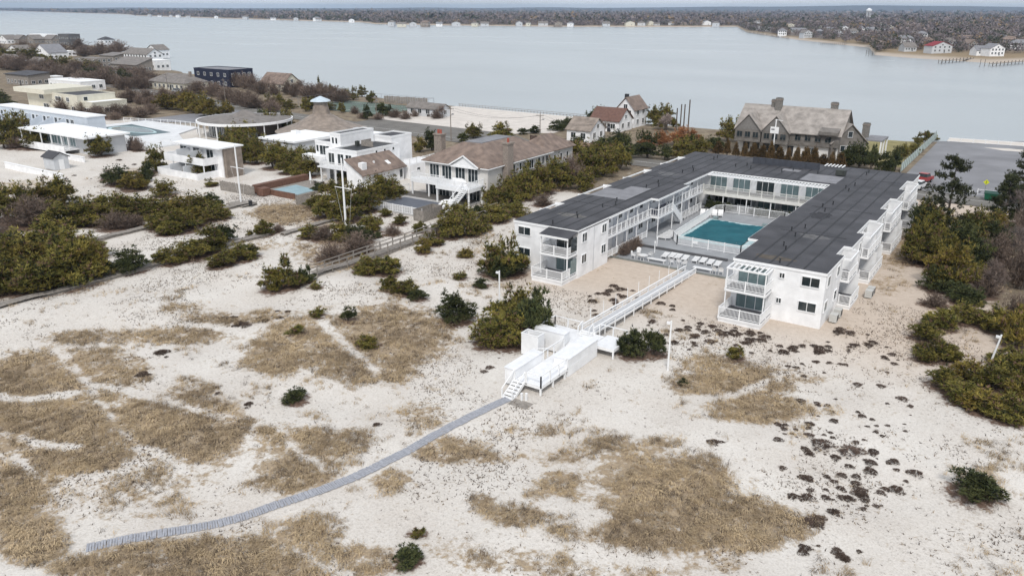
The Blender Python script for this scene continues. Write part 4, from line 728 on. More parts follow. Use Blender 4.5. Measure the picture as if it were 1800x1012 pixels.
for (a, b) in (((-63, 9.8), (-61, 9.8)), ((-61, 9.8), (-61, 14.4)), ((-61, 14.4), (-63, 14.4)), ((-63, 14.4), (-63, 9.8))):
    n = int(math.hypot(b[0]-a[0], b[1]-a[1])/.21)
    for i in range(n): f = (i+.5)/n; link('board', WCACHE.setdefault('eb', MB().box(-.1, .1, -.02, .02, -.2, 1.85).mesh('board', M_WOOD)), t_, (a[0]+(b[0]-a[0])*f+62, a[1]+(b[1]-a[1])*f-12, 0), math.atan2(b[1]-a[1], b[0]-a[0]))
def lump(x, y, z, sx, sy, sz, lab, seed):
    rr = random.Random(seed); m_ = MB(); n, k = 14, 6
    for j in range(k+1):
        for i in range(n):
            a = 2*math.pi*i/n; f = j/k; r_ = math.cos(f*1.45)**.5*(1+rr.uniform(-.12, .12)); m_.v.append((x+sx*r_*math.cos(a), y+sy*r_*math.sin(a), z+sz*math.sin(f*1.57)*(1+rr.uniform(-.1, .1))))
    for j in range(k):
        for i in range(n): m_.f.append((j*n+i, j*n+(i+1) % n, (j+1)*n+(i+1) % n, (j+1)*n+i))
    m_.f.append(tuple(range(k*n, k*n+n))); return tag(m_.build('tarp_cover', mat('white_tarp', (.75, .75, .75), .6, .1, 2, .5, 2)), lab, 'tarp')
lump(-63.1, 18.2, .3, 1.2, 2.0, 1.3, 'white tarp over furniture beside the slate pool cover', 1); lump(-64.5, 23.2, 3.2, 1.7, .8, 1.0, 'white tarp over furniture on the upper deck', 2)
# small beach block
h = thing('beach_block', 'small white flat-roofed two-storey beach block with solid balconies', 'house', (-121, 14, 0))
blk(h, -127.4, -114.4, 14, 18, 0, 5.7, M_WHITE); MB().prism([(-128.3, 12.7), (-113.4, 12.7), (-113.4, 18.4), (-128.3, 18.4)], 5.7, 5.95).build('roof', M_WROOF, h); blk(h, -114.39, -113.6, 14.2, 18, 0, 5.6, M_SHING)
for z, y in ((3.0, 11.0), (.4, 9.2)):
    blk(h, -128.5, -116, y, 13.98, z-.25, z, M_DECKW, 'balcony_deck'); MB().box(-128.5, -116, y-.1, y-.01, z-.4, z+1.0).box(-116, -115.9, y, 13.98, z-.4, z+1.0).box(-128.6, -128.51, y, 13.98, z-.4, z+1.0).build('balcony_parapet', M_WHITE, h)
    for x in (-124.4, -120.2): blk(h, x-.08, x+.08, y+.05, 13.97, z, z+2, M_GREYW, 'partition_wall')
    for x in (-126.3, -122.2, -118): window(h, x, 13.98, z+.1, 2.0, 2.0, 'S', 2)
for x in (-126, -122, -116.4): blk(h, x-.08, x+.08, 11.05, 11.2, .4, 2.74, M_TRIM, 'post')
# beach club: long block with terraces, glazed pavilion, pool, round hall, cone pavilion
M_BLUEW = siding('pale_blue_siding', (.56, .61, .67), .3)
h = thing('club_cabana_block', 'long pale blue club block with stepped terraces and white coping', 'building', (-200, 25, 0)); blk(h, -224, -178.5, 23.5, 28, 0, 5.7, M_BLUEW); blk(h, -224.3, -178.3, 23.3, 28.3, 5.7, 5.95, M_TRIM, 'coping')
for i in range(7):
    x = -223+i*5.6; MB().prism([(x, 18), (x+.2, 18), (x+.2, 23.48), (x, 23.48)], 0, lambda a, b: 2.6+(b-18)*.42).build('partition_wall', M_BLUEW, h); window(h, x+1.8, 23.49, 3.4, 1.2, 1.3, 'S', 1); window(h, x+3.9, 23.49, 3.4, 1.4, 1.3, 'S', 2)
blk(h, -224, -184.5, 17.8, 23.47, 0, 2.5, M_GREYW, 'terrace'); blk(h, -224, -184.5, 17.6, 17.79, 1.9, 3.3, M_TRIM, 'terrace_parapet')
h = thing('club_glass_pavilion', 'low white flat-roofed club pavilion with a glazed seaward front', 'building', (-171, 16, 0)); blk(h, -184, -158, 13, 20.5, 0, 4.0, M_GREYW); MB().prism([(-185.5, 10.6), (-156.8, 10.6), (-156.8, 21.2), (-185.5, 21.2)], 4.0, 4.35).build('roof', M_WROOF, h)
wins(h, 'S', 12.98, -183.5, -165, 1.4, 2.2, 2.3, 7, 2, M_CURT_SKY); blk(h, -185, -164, 9.8, 12.97, .9, 1.2, M_DECKW, 'deck'); blk(h, -185, -164, 9.6, 9.79, .3, 1.9, M_WHITE, 'deck_parapet'); [blk(h, x-.1, x+.1, 10.8, 11.0, 1.2, 4.0, M_TRIM, 'post') for x in (-185, -180.5, -176, -171.5, -167, -164.2)]
struct(MB().prism([(-203, 29), (-178, 29), (-166, 25.5), (-156.5, 25.5), (-155.5, 34), (-170, 42), (-176, 52), (-200, 52)], -.1, .35).build('club_terrace', mat('white_paving', (.66, .67, .68), .8, .1, .5)))
t_ = thing('club_pool', 'diamond-shaped slate club pool surround with a leaf-shaped green pool', 'pool', (-186, 39, .35)); MB().prism([(-196.5, 34.5), (-175, 32.8), (-173.5, 42), (-196, 45)], .35, .42).build('surround', mat('slate_surround', (.12, .165, .18), .7, .15, .3), t_)
lf = lambda k: [(-185+8.5*k*math.cos(a), 38.8+2.9*k*math.sin(a)*(1-.3*math.cos(a))) for a in [2*math.pi*i/24 for i in range(24)]]
MB().prism(lf(1.15), .42, .5).build('coping', mat('pale_aqua_coping', (.42, .56, .58)), t_); MB().prism(lf(1), .5, .53).build('water', mat('green_pool_water', (.03, .05, .045), .1, .5, .6, spec=.6), t_)
for nm, pts in (('white railing fence behind the leaf-shaped club pool', [(-203, 47), (-186, 52), (-177, 52)]), ('white railing fence on the seaward side of the club pool', [(-178, 29.5), (-166, 26), (-157, 26), (-156, 33)]), ('white railing fence between the club pool and the round hall', [(-174, 51), (-165, 44)])):
    t_ = thing('railing_fence', nm, 'fence', (*pts[0], 0)); railing(t_, pts, .35, 1.1, .5, 2.5)
for i, (px, py, L) in enumerate(((60, 305, 22), (130, 282, 9))):
    x, y = G(px, py); t_ = thing('low_wall', ('long low white wall on the sand beside the club shed', 'short low white wall right of the club shed')[i], 'wall', (x, y, 0)); blk(t_, x-L/2, x+L/2, y-.3, y, -.2, 1.1, M_WHITE, 'panel'); blk(t_, x-L/2-.1, x+L/2+.1, y-.4, y+.1, 1.1, 1.2, M_TRIM, 'coping')
x, y = G(88, 298); h = thing('club_shed', 'small pale grey shed with dark gable roof on the dune', 'shed', (x, y, 0)); blk(h, x-2, x+2, y, y+3, 0, 2.5, M_GREYW); r = MB(); gable(r, x-2, x+2, y, y+3, 2.5, .9, 'x', .3); r.build('roof', M_ROOF, h); g = MB(); gable_end(g, x-2, x+2, y, y+3, 2.5, .85, 'x'); g.build('gable_wall', M_GREYW, h); blk(h, x+2.0, x+2.04, y+1, y+2, 0, 2, M_TRIM, 'door')
def ringp(x, y, r, n=40): return [(x+r*math.cos(2*math.pi*i/n), y+r*math.sin(2*math.pi*i/n)) for i in range(n)]
h = thing('round_hall', 'round club hall with wide grey shingle roof and white rim', 'building', (-157, 53, 0)); MB().prism(ringp(-157, 53, 9), 0, 3.6).build('wall', mat('dark_brown_wall', (.09, .075, .065), .8), h)
MB().prism(ringp(-157, 53, 12), 3.5, 4.1).build('roof_rim', M_TRIM, h); r = MB(); R3 = lambda rr, z: [(a, b, z) for a, b in ringp(-157, 53, rr)]; r.hull(R3(11.7, 4.1), R3(4.2, 4.75)); r.build('roof', M_GROOF, h); r = MB(); r.hull(R3(4.0, 4.76), R3(.3, 6.2)); r.build('roof_cone', M_GROOF, h)
for i in range(9):
    a = -2.4+i*.24; window(h, -157+9.02*math.cos(a), 53+9.02*math.sin(a), .3, 1.7, 2.6, a+math.pi/2, 2)
for i in range(14): a = -3+i*.34; x, y = -157+11.6*math.cos(a), 53+11.6*math.sin(a); blk(h, x-.1, x+.1, y-.1, y+.1, 0, 3.5, M_TRIM, 'post')
CX, CY = -134.5, 58.5
h = thing('cone_pavilion', 'club pavilion with tall conical brown shingle roof and a small domed lantern', 'building', (CX, CY, 0)); R4 = lambda rr, z: [(a, b, z) for a, b in ringp(CX, CY, rr)]; MB().prism(ringp(CX, CY, 9.5), 0, 2.6).build('wall', mat('dark_brown_wall', (.09, .075, .065)), h)
r = MB(); r.hull(R4(11.5, 2.3), R4(6.2, 4.1)).hull(R4(6.2, 4.1), R4(2.2, 6.3)).hull(R4(2.2, 6.3), R4(1.7, 8.6)); r.build('roof', M_SHING, h); MB().prism(ringp(CX, CY, 1.75, 12), 8.6, 9.3).build('lantern', M_WOOD, h); r = MB(); r.hull(R4(2.5, 9.3), R4(2.3, 9.6)).hull(R4(2.3, 9.6), R4(.2, 10.5)); r.build('lantern_roof', mat('pale_blue_metal', (.5, .58, .64), .5), h)
for i in range(6): a = -2.3+i*.3; window(h, CX+9.52*math.cos(a), CY+9.52*math.sin(a), .4, 1.8, 1.8, a+math.pi/2, 2)
h = thing('service_block', 'low white-roofed service block between the pavilion and the modernist house', 'building', (-123, 40, 0)); blk(h, -129, -118, 35, 48, 0, 3.6, M_GREYW); MB().prism([(-129.4, 34.6), (-117.6, 34.6), (-117.6, 48.4), (-129.4, 48.4)], 3.6, 3.95).build('roof', M_WROOF, h); blk(h, -127, -125.4, 42, 43.4, 3.95, 4.7, M_TRIM, 'roof_unit'); window(h, -122, 34.98, 1, 1.6, 1.2, 'S', 2)
h = thing('kitchen_block', 'small white-roofed block with rooftop units behind the service block', 'building', (-117, 55, 0)); blk(h, -121, -112, 50, 57, 0, 3.4, M_WHITE); MB().prism([(-121.3, 49.7), (-111.7, 49.7), (-111.7, 57.3), (-121.3, 57.3)], 3.4, 3.7).build('roof', M_WROOF, h); blk(h, -117.4, -115.8, 52, 53.6, 3.7, 4.9, M_GREYW, 'roof_unit'); window(h, -111.98, 53, 1, 1.5, 1.2, 'E', 2)
# cream modernist club house
h = thing('cream_house', 'cream flat-roofed modernist house with strip windows and a deep parapet', 'house', (-236, 54, 0)); blk(h, -258, -228, 48, 60, 0, 5.8, M_CREAM); blk(h, -227.99, -222, 49, 60, 0, 4.0, M_CREAM); flat(h, -242, -228, 48, 60, 5.8, M_ROOF, M_CREAM); MB().box(-261, -242.2, 45.6, 61, 5.7, 7.1).build('roof_parapet', M_CREAM, h); flat(h, -228, -222, 49, 60, 4.0, M_WROOF, M_CREAM)
for x, w_ in ((-249, 2.6), (-239, 3.2), (-233.5, 1.6)): window(h, x, 47.98, 3.9, w_, 1.2, 'S', 2)
for x, w_ in ((-247, 3), (-238, 3), (-231, 2)): window(h, x, 47.98, .9, w_, 1.6, 'S', 2)
window(h, -225, 48.98, 1.2, 3.5, 1.1, 'S', 3); window(h, -221.98, 54, 1.2, 3, 1.2, 'E', 2); window(h, -227.98, 50.5, 4.2, 1.2, 1.2, 'E', 1)
# generic house for the ones further off
def house(nm, lab, px, py, w_, d_, wh, roof, rh, wm_, rm_, storeys=1, rz=0, chim=None, base=0, group=None, cat='house', sub=True, nwin=None):
    x, y = G(px, py, base); t_ = thing(nm, lab, cat, (x, y, base), rz, group); ORG[t_.name] = (0, 0, 0)
    blk(t_, -w_/2, w_/2, 0, d_, -base-1, wh, wm_)
    if roof == 'flat': flat(t_, -w_/2, w_/2, 0, d_, wh, rm_, wm_ if wm_ is not M_WHITE else M_TRIM)
    elif roof == 'shed': MB().prism([(-w_/2-.4, -.5), (w_/2+.4, -.5), (w_/2+.4, d_+.5), (-w_/2-.4, d_+.5)], lambda a, b: wh+.02+(b+.5)/(d_+1)*rh, lambda a, b: wh+.2+(b+.5)/(d_+1)*rh).build('roof', rm_, t_); MB().prism([(-w_/2, 0), (w_/2, 0), (w_/2, d_), (-w_/2, d_)], wh-.01, lambda a, b: wh+b/(d_+1)*rh).build('gable_wall', wm_, t_)
    elif roof == 'hip': r = MB(); hip(r, -w_/2, w_/2, 0, d_, wh, rh, .5); r.build('roof', rm_, t_)
    else:
        ax = roof[-1]; r = MB(); gable(r, -w_/2, w_/2, 0, d_, wh, rh, ax, .4); r.build('roof', rm_, t_); g = MB(); gable_end(g, -w_/2, w_/2, 0, d_, wh, rh*.97, ax); g.build('gable_wall', wm_, t_)
        if ax == 'y' and rh > 1.5: window(t_, 0, -.02, wh+.2, min(1.2, w_*.2), rh*.35, 'S', 2, sub=sub)
        if ax == 'x' and rh > 1.5: window(t_, w_/2+.02, d_/2, wh+.2, min(1.2, d_*.2), rh*.35, 'E', 2, sub=sub)
    for s in range(storeys):
        z = wh/storeys*s+.9
        n = nwin or max(2, round(w_/3.2)); wins(t_, 'S', -.02, -w_/2+.5, w_/2-.5, z, 1.3, 1.25, n, 2, sub=sub); wins(t_, 'E', w_/2+.02, .5, d_-.5, z, 1.3, 1.25, max(1, round(d_/3.4)), 2, sub=sub)
    blk(t_, w_*.1, w_*.1+1, -.05, 0, 0, 2.1, M_DARK, 'door')
    if chim: cx, cy, ch, cm_ = chim; blk(t_, cx-.5, cx+.5, cy-.4, cy+.4, wh, ch, cm_, 'chimney')
    return t_
house('navy_house', 'dark navy two-storey cube house by the bay', 374, 152, 23, 12, 6.8, 'flat', 0, M_NAVY, M_PATCH, 2, nwin=5)
house('brown_gable_house', 'house with big brown gable roof near the bay shore', 478, 158, 14, 9, 2.6, 'gable_x', 3.6, M_CREAM, M_BROOF, 1)
house('long_hip_house', 'long pale house with grey brown hip roof beside the navy house', 293, 158, 24, 11, 2.8, 'hip', 3.2, M_CREAM, M_GROOF, 1, chim=(8, 6, 7, M_BRICK))
house('grey_wood_house', 'grey timber house with dark roof at the left edge', 32, 150, 19, 9, 4.2, 'shed', .8, M_WOOD, M_ROOF, 1)
house('white_annex', 'white flat-roofed annex with rooftop hut behind the cream house', 115, 158, 24, 10, 3.4, 'flat', 0, M_WHITE, M_WROOF, 1)
house('white_cabin', 'little white rooftop-like cabin above the cream house', 90, 147, 6, 4, 2.8, 'flat', 0, M_WHITE, M_WROOF, 1)
house('grey_slab_house', 'tall dark grey slab house on the far left shore', 114, 80, 17, 10, 9, 'flat', 0, mat('charcoal_siding', (.12, .12, .125), .8, .2), M_PATCH, 2)
house('hip_cottage', 'small white cottage with dark hip roof alone by the water', 178, 77, 11, 10, 3.4, 'hip', 2.6, M_WHITE, M_ROOF, 1)
house('white_gable_house', 'white gabled house left of the big white gable at the far left', 24, 101, 17, 10, 4.2, 'gable_y', 3.2, M_WHITE, M_GROOF, 1); house('white_gable_house', 'broad white gabled house with tall front windows above the trees', 74, 104, 18, 12, 4, 'gable_y', 4.8, M_WHITE, M_PATCH, 1)
house('grey_box_house', 'grey flat-roofed timber house among brown scrub', 152, 120, 21, 9, 5, 'flat', 0, M_WOOD, M_GROOF, 2); house('shed_roof_house', 'grey modern house with white framed sloping roof', 218, 126, 24, 9, 3.4, 'shed', 3.2, M_WOOD, M_GROOF, 1); house('bayside_villa', 'long white bayside villa with grey gabled roof and balconies', 240, 111, 24, 10, 5.2, 'gable_x', 3, M_WHITE, M_GROOF, 2)
for i, (px, w_) in enumerate(((6, 14), (28, 13), (52, 16), (84, 15))): house('grey_roof_house', ('grey gabled house at the extreme left of the shore row', 'second grey gabled house in the far left shore row', 'third grey gabled house in the far left shore row', 'grey gabled house just left of the dark slab house')[i], px, 77, w_, 10, 4, 'gable_x' if i % 2 else 'gable_y', 3.4, M_WHITE if i == 0 else M_WOOD, M_GROOF, 1, group='far left shore row')
house('white_flat_house', 'low white flat-roofed house behind the far left shore row', 70, 68, 40, 10, 4, 'flat', 0, M_WHITE, M_WROOF, 1)
for px, py, w_, wh, rf, rh, wm_, rm_, lab in ((102, 99, 14, 3, 'flat', 0, M_WHITE, M_WROOF, 'low white flat house between the far left gables and the slab house'), (140, 96, 18, 2.6, 'flat', 0, M_WOOD, M_PATCH, 'low grey flat house on the open brown ground at far left'), (205, 90, 16, 3, 'flat', 0, M_GREYW, M_WROOF, 'low pale boathouse right of the hip-roofed cottage'), (268, 100, 12, 4.5, 'gable_y', 3, M_WHITE, M_GROOF, 'white gabled house at the water end of the bayside villa'), (60, 122, 13, 3.4, 'gable_x', 2.4, M_GREYW, M_GROOF, 'small grey gabled house half hidden in the far left scrub'), (8, 118, 14, 3.6, 'gable_x', 2.8, M_WHITE, M_GROOF, 'white house at the left edge above the grey timber house'), (188, 108, 15, 3.2, 'shed', 1.4, M_WOOD, M_GROOF, 'grey shed-roofed house left of the bayside villa'), (262, 122, 12, 4.4, 'flat', 0, M_WHITE, M_WROOF, 'white cube house right of the sloping roof house')):
    house('spit_house', lab, px, py, w_, 9, wh, rf, rh, wm_, rm_, 1)
house('white_gable_cottage', 'tall white gabled cottage with black chimney by the bay', 1098, 224, 5.4, 8, 5, 'gable_y', 3, M_WHITE, M_BROOF, 2, chim=(-1.7, 4, 8.6, M_DARK))
house('red_roof_house', 'low house with red brown roof left of the white cottage', 1062, 231, 8.5, 8, 3, 'gable_x', 2.8, M_WHITE, mat('red_brown_roof', (.15, .085, .068), .85, .3, 2), 1)
house('shingled_cottage', 'white cottage with pale shingle roof near the roadside hedge', 1016, 249, 6.5, 8, 2.9, 'gable_x', 2.5, M_WHITE, M_SHING, 1); house('court_house', 'long grey gabled shed beside the sand lot', 745, 205, 13, 4.5, 2.5, 'gable_x', 1.3, M_GREYW, M_GROOF, 1)
# shingled mansion behind the motel
h = thing('shingle_mansion', 'large weathered shingle mansion with twin front gables and stone chimneys', 'house', (-31, 104, 0)); M_STUC = mat('white_stucco', (.68, .67, .65), .8, .1, 2); M_SHR = siding('weathered_shingle_roof', (.33, .30, .275), .2, 'Z', .6, .35); M_SHG = siding('grey_shingle_wall', (.19, .175, .16), .16, 'Z', .6, .3)
blk(h, -43, -21, 100.3, 111, 0, 2.8, M_STUC); blk(h, -43.2, -20.8, 99.6, 111.2, 2.8, 5.6, M_SHG); r = MB(); gable(r, -43.2, -20.8, 99.6, 111.2, 5.6, 4.6, 'x', .5); r.build('roof', M_SHR, h); g = MB(); gable_end(g, -43.2, -20.8, 99.6, 111.2, 5.6, 4.4, 'x'); g.build('gable_wall', M_SHG, h)
for x in (-40.1, -34): g = MB(); gable(g, x-2.9, x+2.9, 97.9, 105, 5.5, 3.3, 'y', .3); g.build('gable_roof', M_SHR, h); g = MB(); gable_end(g, x-2.9, x+2.9, 97.9, 104, 5.5, 3.2, 'y'); g.build('gable_wall', mat('grey_gable_shingle', (.2, .19, .18), .8, .2, 2), h); blk(h, x-2.9, x+2.9, 97.91, 99.59, 2.8, 5.55, M_SHG); wins(h, 'S', 97.88, x-2.7, x+2.7, 3.8, 1.2, 1.2, 3, 2, frame=M_SHG)
wins(h, 'S', 99.58, -30.5, -22, 3.8, 1.2, 1.2, 4, 2, frame=M_SHG); wins(h, 'S', 100.28, -42, -33, .9, 1.4, 1.4, 4, 2, frame=M_PATCH); blk(h, -31.6, -30.3, 100.2, 100.29, 0, 2.3, M_DARK, 'door'); window(h, -26.5, 100.28, .9, 2.2, 1.3, 'S', 2)
for x, y, z in ((-35.7, 104.6, 11.4), (-36.8, 105.4, 10.9), (-24, 106, 11), (-17.6, 110, 6.6)): c = blk(h, x-.7, x+.7, y-.55, y+.55, 4, z+.7, mat('grey_chimney_stone', (.2, .19, .175), .9, .4, 5, .6, 7), 'chimney'); blk(h, x-.8, x+.8, y-.65, y+.65, z+.2, z+.4, M_BRICK, 'chimney_band'); blk(h, x-.45, x+.45, y-.3, y+.3, z+.7, z+.75, M_DARK, 'flue')
def rot(mb_, cx, cy, a):
    c, s = math.cos(a), math.sin(a); mb_.v = [(cx+x*c-y*s, cy+x*s+y*c, z) for x, y, z in mb_.v]; return mb_
a_ = math.radians(42); rot(MB().box(-4, 4, 0, 9, 0, 3.9), -19.2, 102.2, a_).build('wall', M_SHG, h); g = MB(); gable(g, -4, 4, 0, 9, 3.9, 3.8, 'y', .4); rot(g, -19.2, 102.2, a_).build('wing_roof', M_SHR, h); g = MB(); gable_end(g, -4, 4, .02, 9, 3.9, 3.7, 'y'); rot(g, -19.2, 102.2, a_).build('gable_wall', M_SHG, h)
for q, z in ((-1.4, 2), (0, 2), (1.4, 2), (0, 5)): window(h, -19.2+q*math.cos(a_), 102.2+q*math.sin(a_)-.04, z, 1.0, 1.2, a_, 1)
window(h, -23.6, 100.1, 4.4, 1.6, 1.4, 'S', 2); MB().prism([(-25, 98.5), (-21, 98.5), (-21, 102), (-25, 102)], 5.5, lambda x, y: 6.2+(y-98.5)*.25).build('dormer', M_SHG, h)
MB().prism([(-17.2, 106.5), (-13.4, 106.5), (-13.4, 114), (-17.2, 114)], 3.9, 4.2).build('porch_roof', M_PATCH, h); [blk(h, x-.15, x+.15, y-.15, y+.15, 0, 3.9, M_TRIM, 'porch_post') for x, y in ((-13.6, 106.7), (-13.6, 110), (-13.6, 113.8))]
struct(MB().poly((-16, 100, .05), (-8, 100, .05), (-8, 138, .05), (-40, 136, .05), (-44, 114, .05), (-16, 114, .05)).build('lawn', mat('dry_lawn', (.25, .22, .1), .95, .25, .4)))
# ------------------------------------------------------------------ street furniture, poles, fences, boardwalks
def upole(px, py, top, lab, arm=True, m=None, cross=True, yard=False, r=.13):
    x, y = G(px, py); lo, hi = .5, 40
    for _ in range(40):
        md = (lo+hi)/2
        if float(PX(np.array([x]), np.array([y]), md)[1][0]) > top: lo = md
        else: hi = md
    t_ = thing('flagpole' if yard else 'utility_pole', lab, 'flagpole' if yard else 'pole', (x, y, 0)); m = m or M_POLE; MB().tube((x, y, -.5), (x, y, lo), r, r*.7, 10).build('pole', m, t_)
    if yard: MB().bar((x-1.7, y, lo*.62), (x+1.7, y, lo*.62), .09, .09).build('yardarm', m, t_); MB().tube((x, y, lo), (x, y, lo+.2), .12, .05, 8).build('finial', m, t_); MB().tube((x-1.6, y, lo*.62), (x-.4, y+.2, .1), .012, n=4).tube((x+1.6, y, lo*.62), (x+.4, y+.2, .1), .012, n=4).build('halyard', m, t_)
    elif cross: MB().bar((x-1.1, y, lo-.6), (x+1.1, y, lo-.6), .12, .12).build('crossarm', m, t_)
    if arm and not yard: MB().tube((x, y, lo*.72), (x+1.5, y-1.2, lo*.80), .04, n=5).build('lamp_arm', M_PATCH, t_); MB().box(x+1.4, x+1.9, y-1.4, y-1.1, lo*.79, lo*.82).build('lamp_head', M_PATCH, t_)
    return (x, y, lo)
PO = [upole(20, 122, 96, 'utility pole furthest left above the brown trees'), upole(208, 152, 122, 'utility pole with lamp beside the road bend'), upole(297, 172, 128, 'utility pole by the parked cars'), upole(397, 183, 138, 'utility pole right of the navy house'), upole(662, 208, 168, 'utility pole by the tennis court'), upole(793, 248, 187, 'tall utility pole in front of the sand lot'), upole(949, 246, 199, 'utility pole with lamp beside the roadside hedge'), upole(1062, 262, 212, 'pale utility pole near the cone-shaped evergreens')]
M_WIRE = mat('wire', (.05, .05, .05), .5, 0)
for i, (a, b) in enumerate(zip(PO[:-1], PO[1:])):
    o = MB()
    for s in (-.9, .9):
        pr_ = None
        for j in range(11):
            f = j/10; q = (a[0]+(b[0]-a[0])*f+s*.3, a[1]+(b[1]-a[1])*f+s, a[2]-.5+(b[2]-a[2])*f-4*1.4*f*(1-f))
            if pr_: o.tube(pr_, q, .022, n=3)
            pr_ = q
    tag(o.build('power_line', M_WIRE), 'pair of thin overhead wires between the %s and %s road poles from the left' % (ORD[i], ORD[i+1]), 'wire')
upole(424, 358, 255, 'white yardarm flagpole beside the board fence', yard=True, m=M_TRIM, r=.16); upole(609, 410, 280, 'tall white yardarm flagpole among pines in front of the dark pool', yard=True, m=M_TRIM, r=.17)
for px, py, tp, lab in ((1174, 648, 560, 'white light pole right of the sun deck'), (878, 548, 482, 'white light pole in the big pine clump'), (1735, 650, 604, 'leaning white pole among the right-hand pines')):
    x, y = G(px, py); z = 4.7 if px < 1500 else 3.6; t_ = thing('light_pole', lab, 'pole', (x, y, 0)); lean = .5 if px > 1500 else .0; MB().tube((x, y, -.4), (x+lean, y, z), .1, .075, 8).build('pole', M_TRIM, t_); MB().box(x+lean-.4, x+lean-.08, y-.1, y+.1, z-.35, z-.15).build('floodlight', M_TRIM, t_)
x, y = G(1357, 280); t_ = thing('sign_pole', 'white pole with a square white sign behind the motel roof', 'sign', (x, y, 0)); MB().tube((x, y, 0), (x, y, 8.6), .12, n=8).build('pole', M_TRIM, t_); blk(t_, x-1.0, x+.8, y-.22, y-.13, 5.6, 7.0, M_TRIM, 'sign_panel'); blk(t_, x-.8, x-.1, y-.24, y-.221, 6.3, 6.6, M_PATCH, 'sign_mark'); MB().bar((x-.2, y, 8.5), (x+1.4, y, 8.4), .1, .1).build('lamp_arm', M_TRIM, t_)
for i, (px, tp) in enumerate(((1188, 6.0), (1195, 7.0), (1201, 7.0), (1209, 8.2))): x, y = G(px, 231); t_ = thing('dock_piling', ('shortest dark piling at the bay edge', 'second dark piling from the left at the bay edge', 'third dark piling from the left at the bay edge', 'tallest dark piling at the bay edge')[i], 'piling', (x, y, 0), group='pilings by the bay'); MB().tube((x, y, -3), (x, y, tp), .2, .17, 8).build('shaft', M_BARK, t_); MB().tube((x, y, tp), (x, y, tp+.1), .19, .1, 8).build('cap', M_DARK, t_)
# green screened fence and white guard rails of the car park
t_ = thing('screen_fence', 'tall pale green screened fence along the car park', 'fence', (-7, 95, 0)); M_SCR = mat('pale_green_screen', (.5, .6, .56), .7, .12, .6)
for i in range(21): y = 94+i*2.5; blk(t_, -7.26, -7.2, y, y+2.44, .15, 1.9, M_SCR, 'screen_panel'); MB().tube((-7.15, y, -.2), (-7.15, y, 2.4), .05, n=6).build('post', M_PATCH, t_)
for lab, pts in (('white guard rail at the far edge of the car park', [(-4, 143), (30, 147), (75, 153)]), ('white guard rail beside the green container', [(7.5, 79.6), (22, 80.2)])):
    t_ = thing('guard_rail', lab, 'rail', (*pts[0], 0)); railing(t_, pts, .1, .95, 0, 2.6)
x, y = G(1742, 353); d = thing('waste_container', 'green waste container behind the white guard rail', 'container', (x, y, .1)); MB().hull([(x-1, y-.6, .25), (x+1, y-.6, .25), (x+1, y+.6, .25), (x-1, y+.6, .25)], [(x-1.15, y-.75, 1.3), (x+1.15, y-.75, 1.3), (x+1.15, y+.75, 1.3), (x-1.15, y+.75, 1.3)]).build('body', mat('green_paint', (.012, .11, .06), .5, .2), d); MB().prism([(x-1.2, y-.8), (x+1.2, y-.8), (x+1.2, y+.8), (x-1.2, y+.8)], 1.3, lambda a, b: 1.36+(b-y+.8)*.12).build('lid', mat('dark_green_lid', (.01, .06, .04), .5), d)
for s in (-.8, .8): MB().tube((x+s, y-.6, .2), (x+s, y-.5, .2), .12, n=10).build('wheel', M_DARK, d)
x, y = G(1729, 345); s_ = thing('warning_sign', 'yellow green diamond pedestrian sign by the road', 'sign', (x, y, 0)); MB().tube((x, y, 0), (x, y, 2.6), .04, n=6).build('post', M_PATCH, s_); D = .48; MB().hull([(x-D, y-.07, 2.5), (x, y-.07, 2.5-D), (x+D, y-.07, 2.5), (x, y-.07, 2.5+D)], [(x-D, y-.05, 2.5), (x, y-.05, 2.5-D), (x+D, y-.05, 2.5), (x, y-.05, 2.5+D)]).build('plate', mat('fluorescent_yellow', (.62, .66, .03), .5, .05), s_)
MB().bar((x, y-.075, 2.62), (x-.04, y-.075, 2.42), .08, .02).bar((x-.04, y-.075, 2.44), (x-.14, y-.075, 2.2), .05, .02).bar((x-.04, y-.075, 2.44), (x+.08, y-.075, 2.2), .05, .02).tube((x+.02, y-.08, 2.7), (x+.02, y-.07, 2.7), .06, n=8).build('walker_symbol', M_DARK, s_)
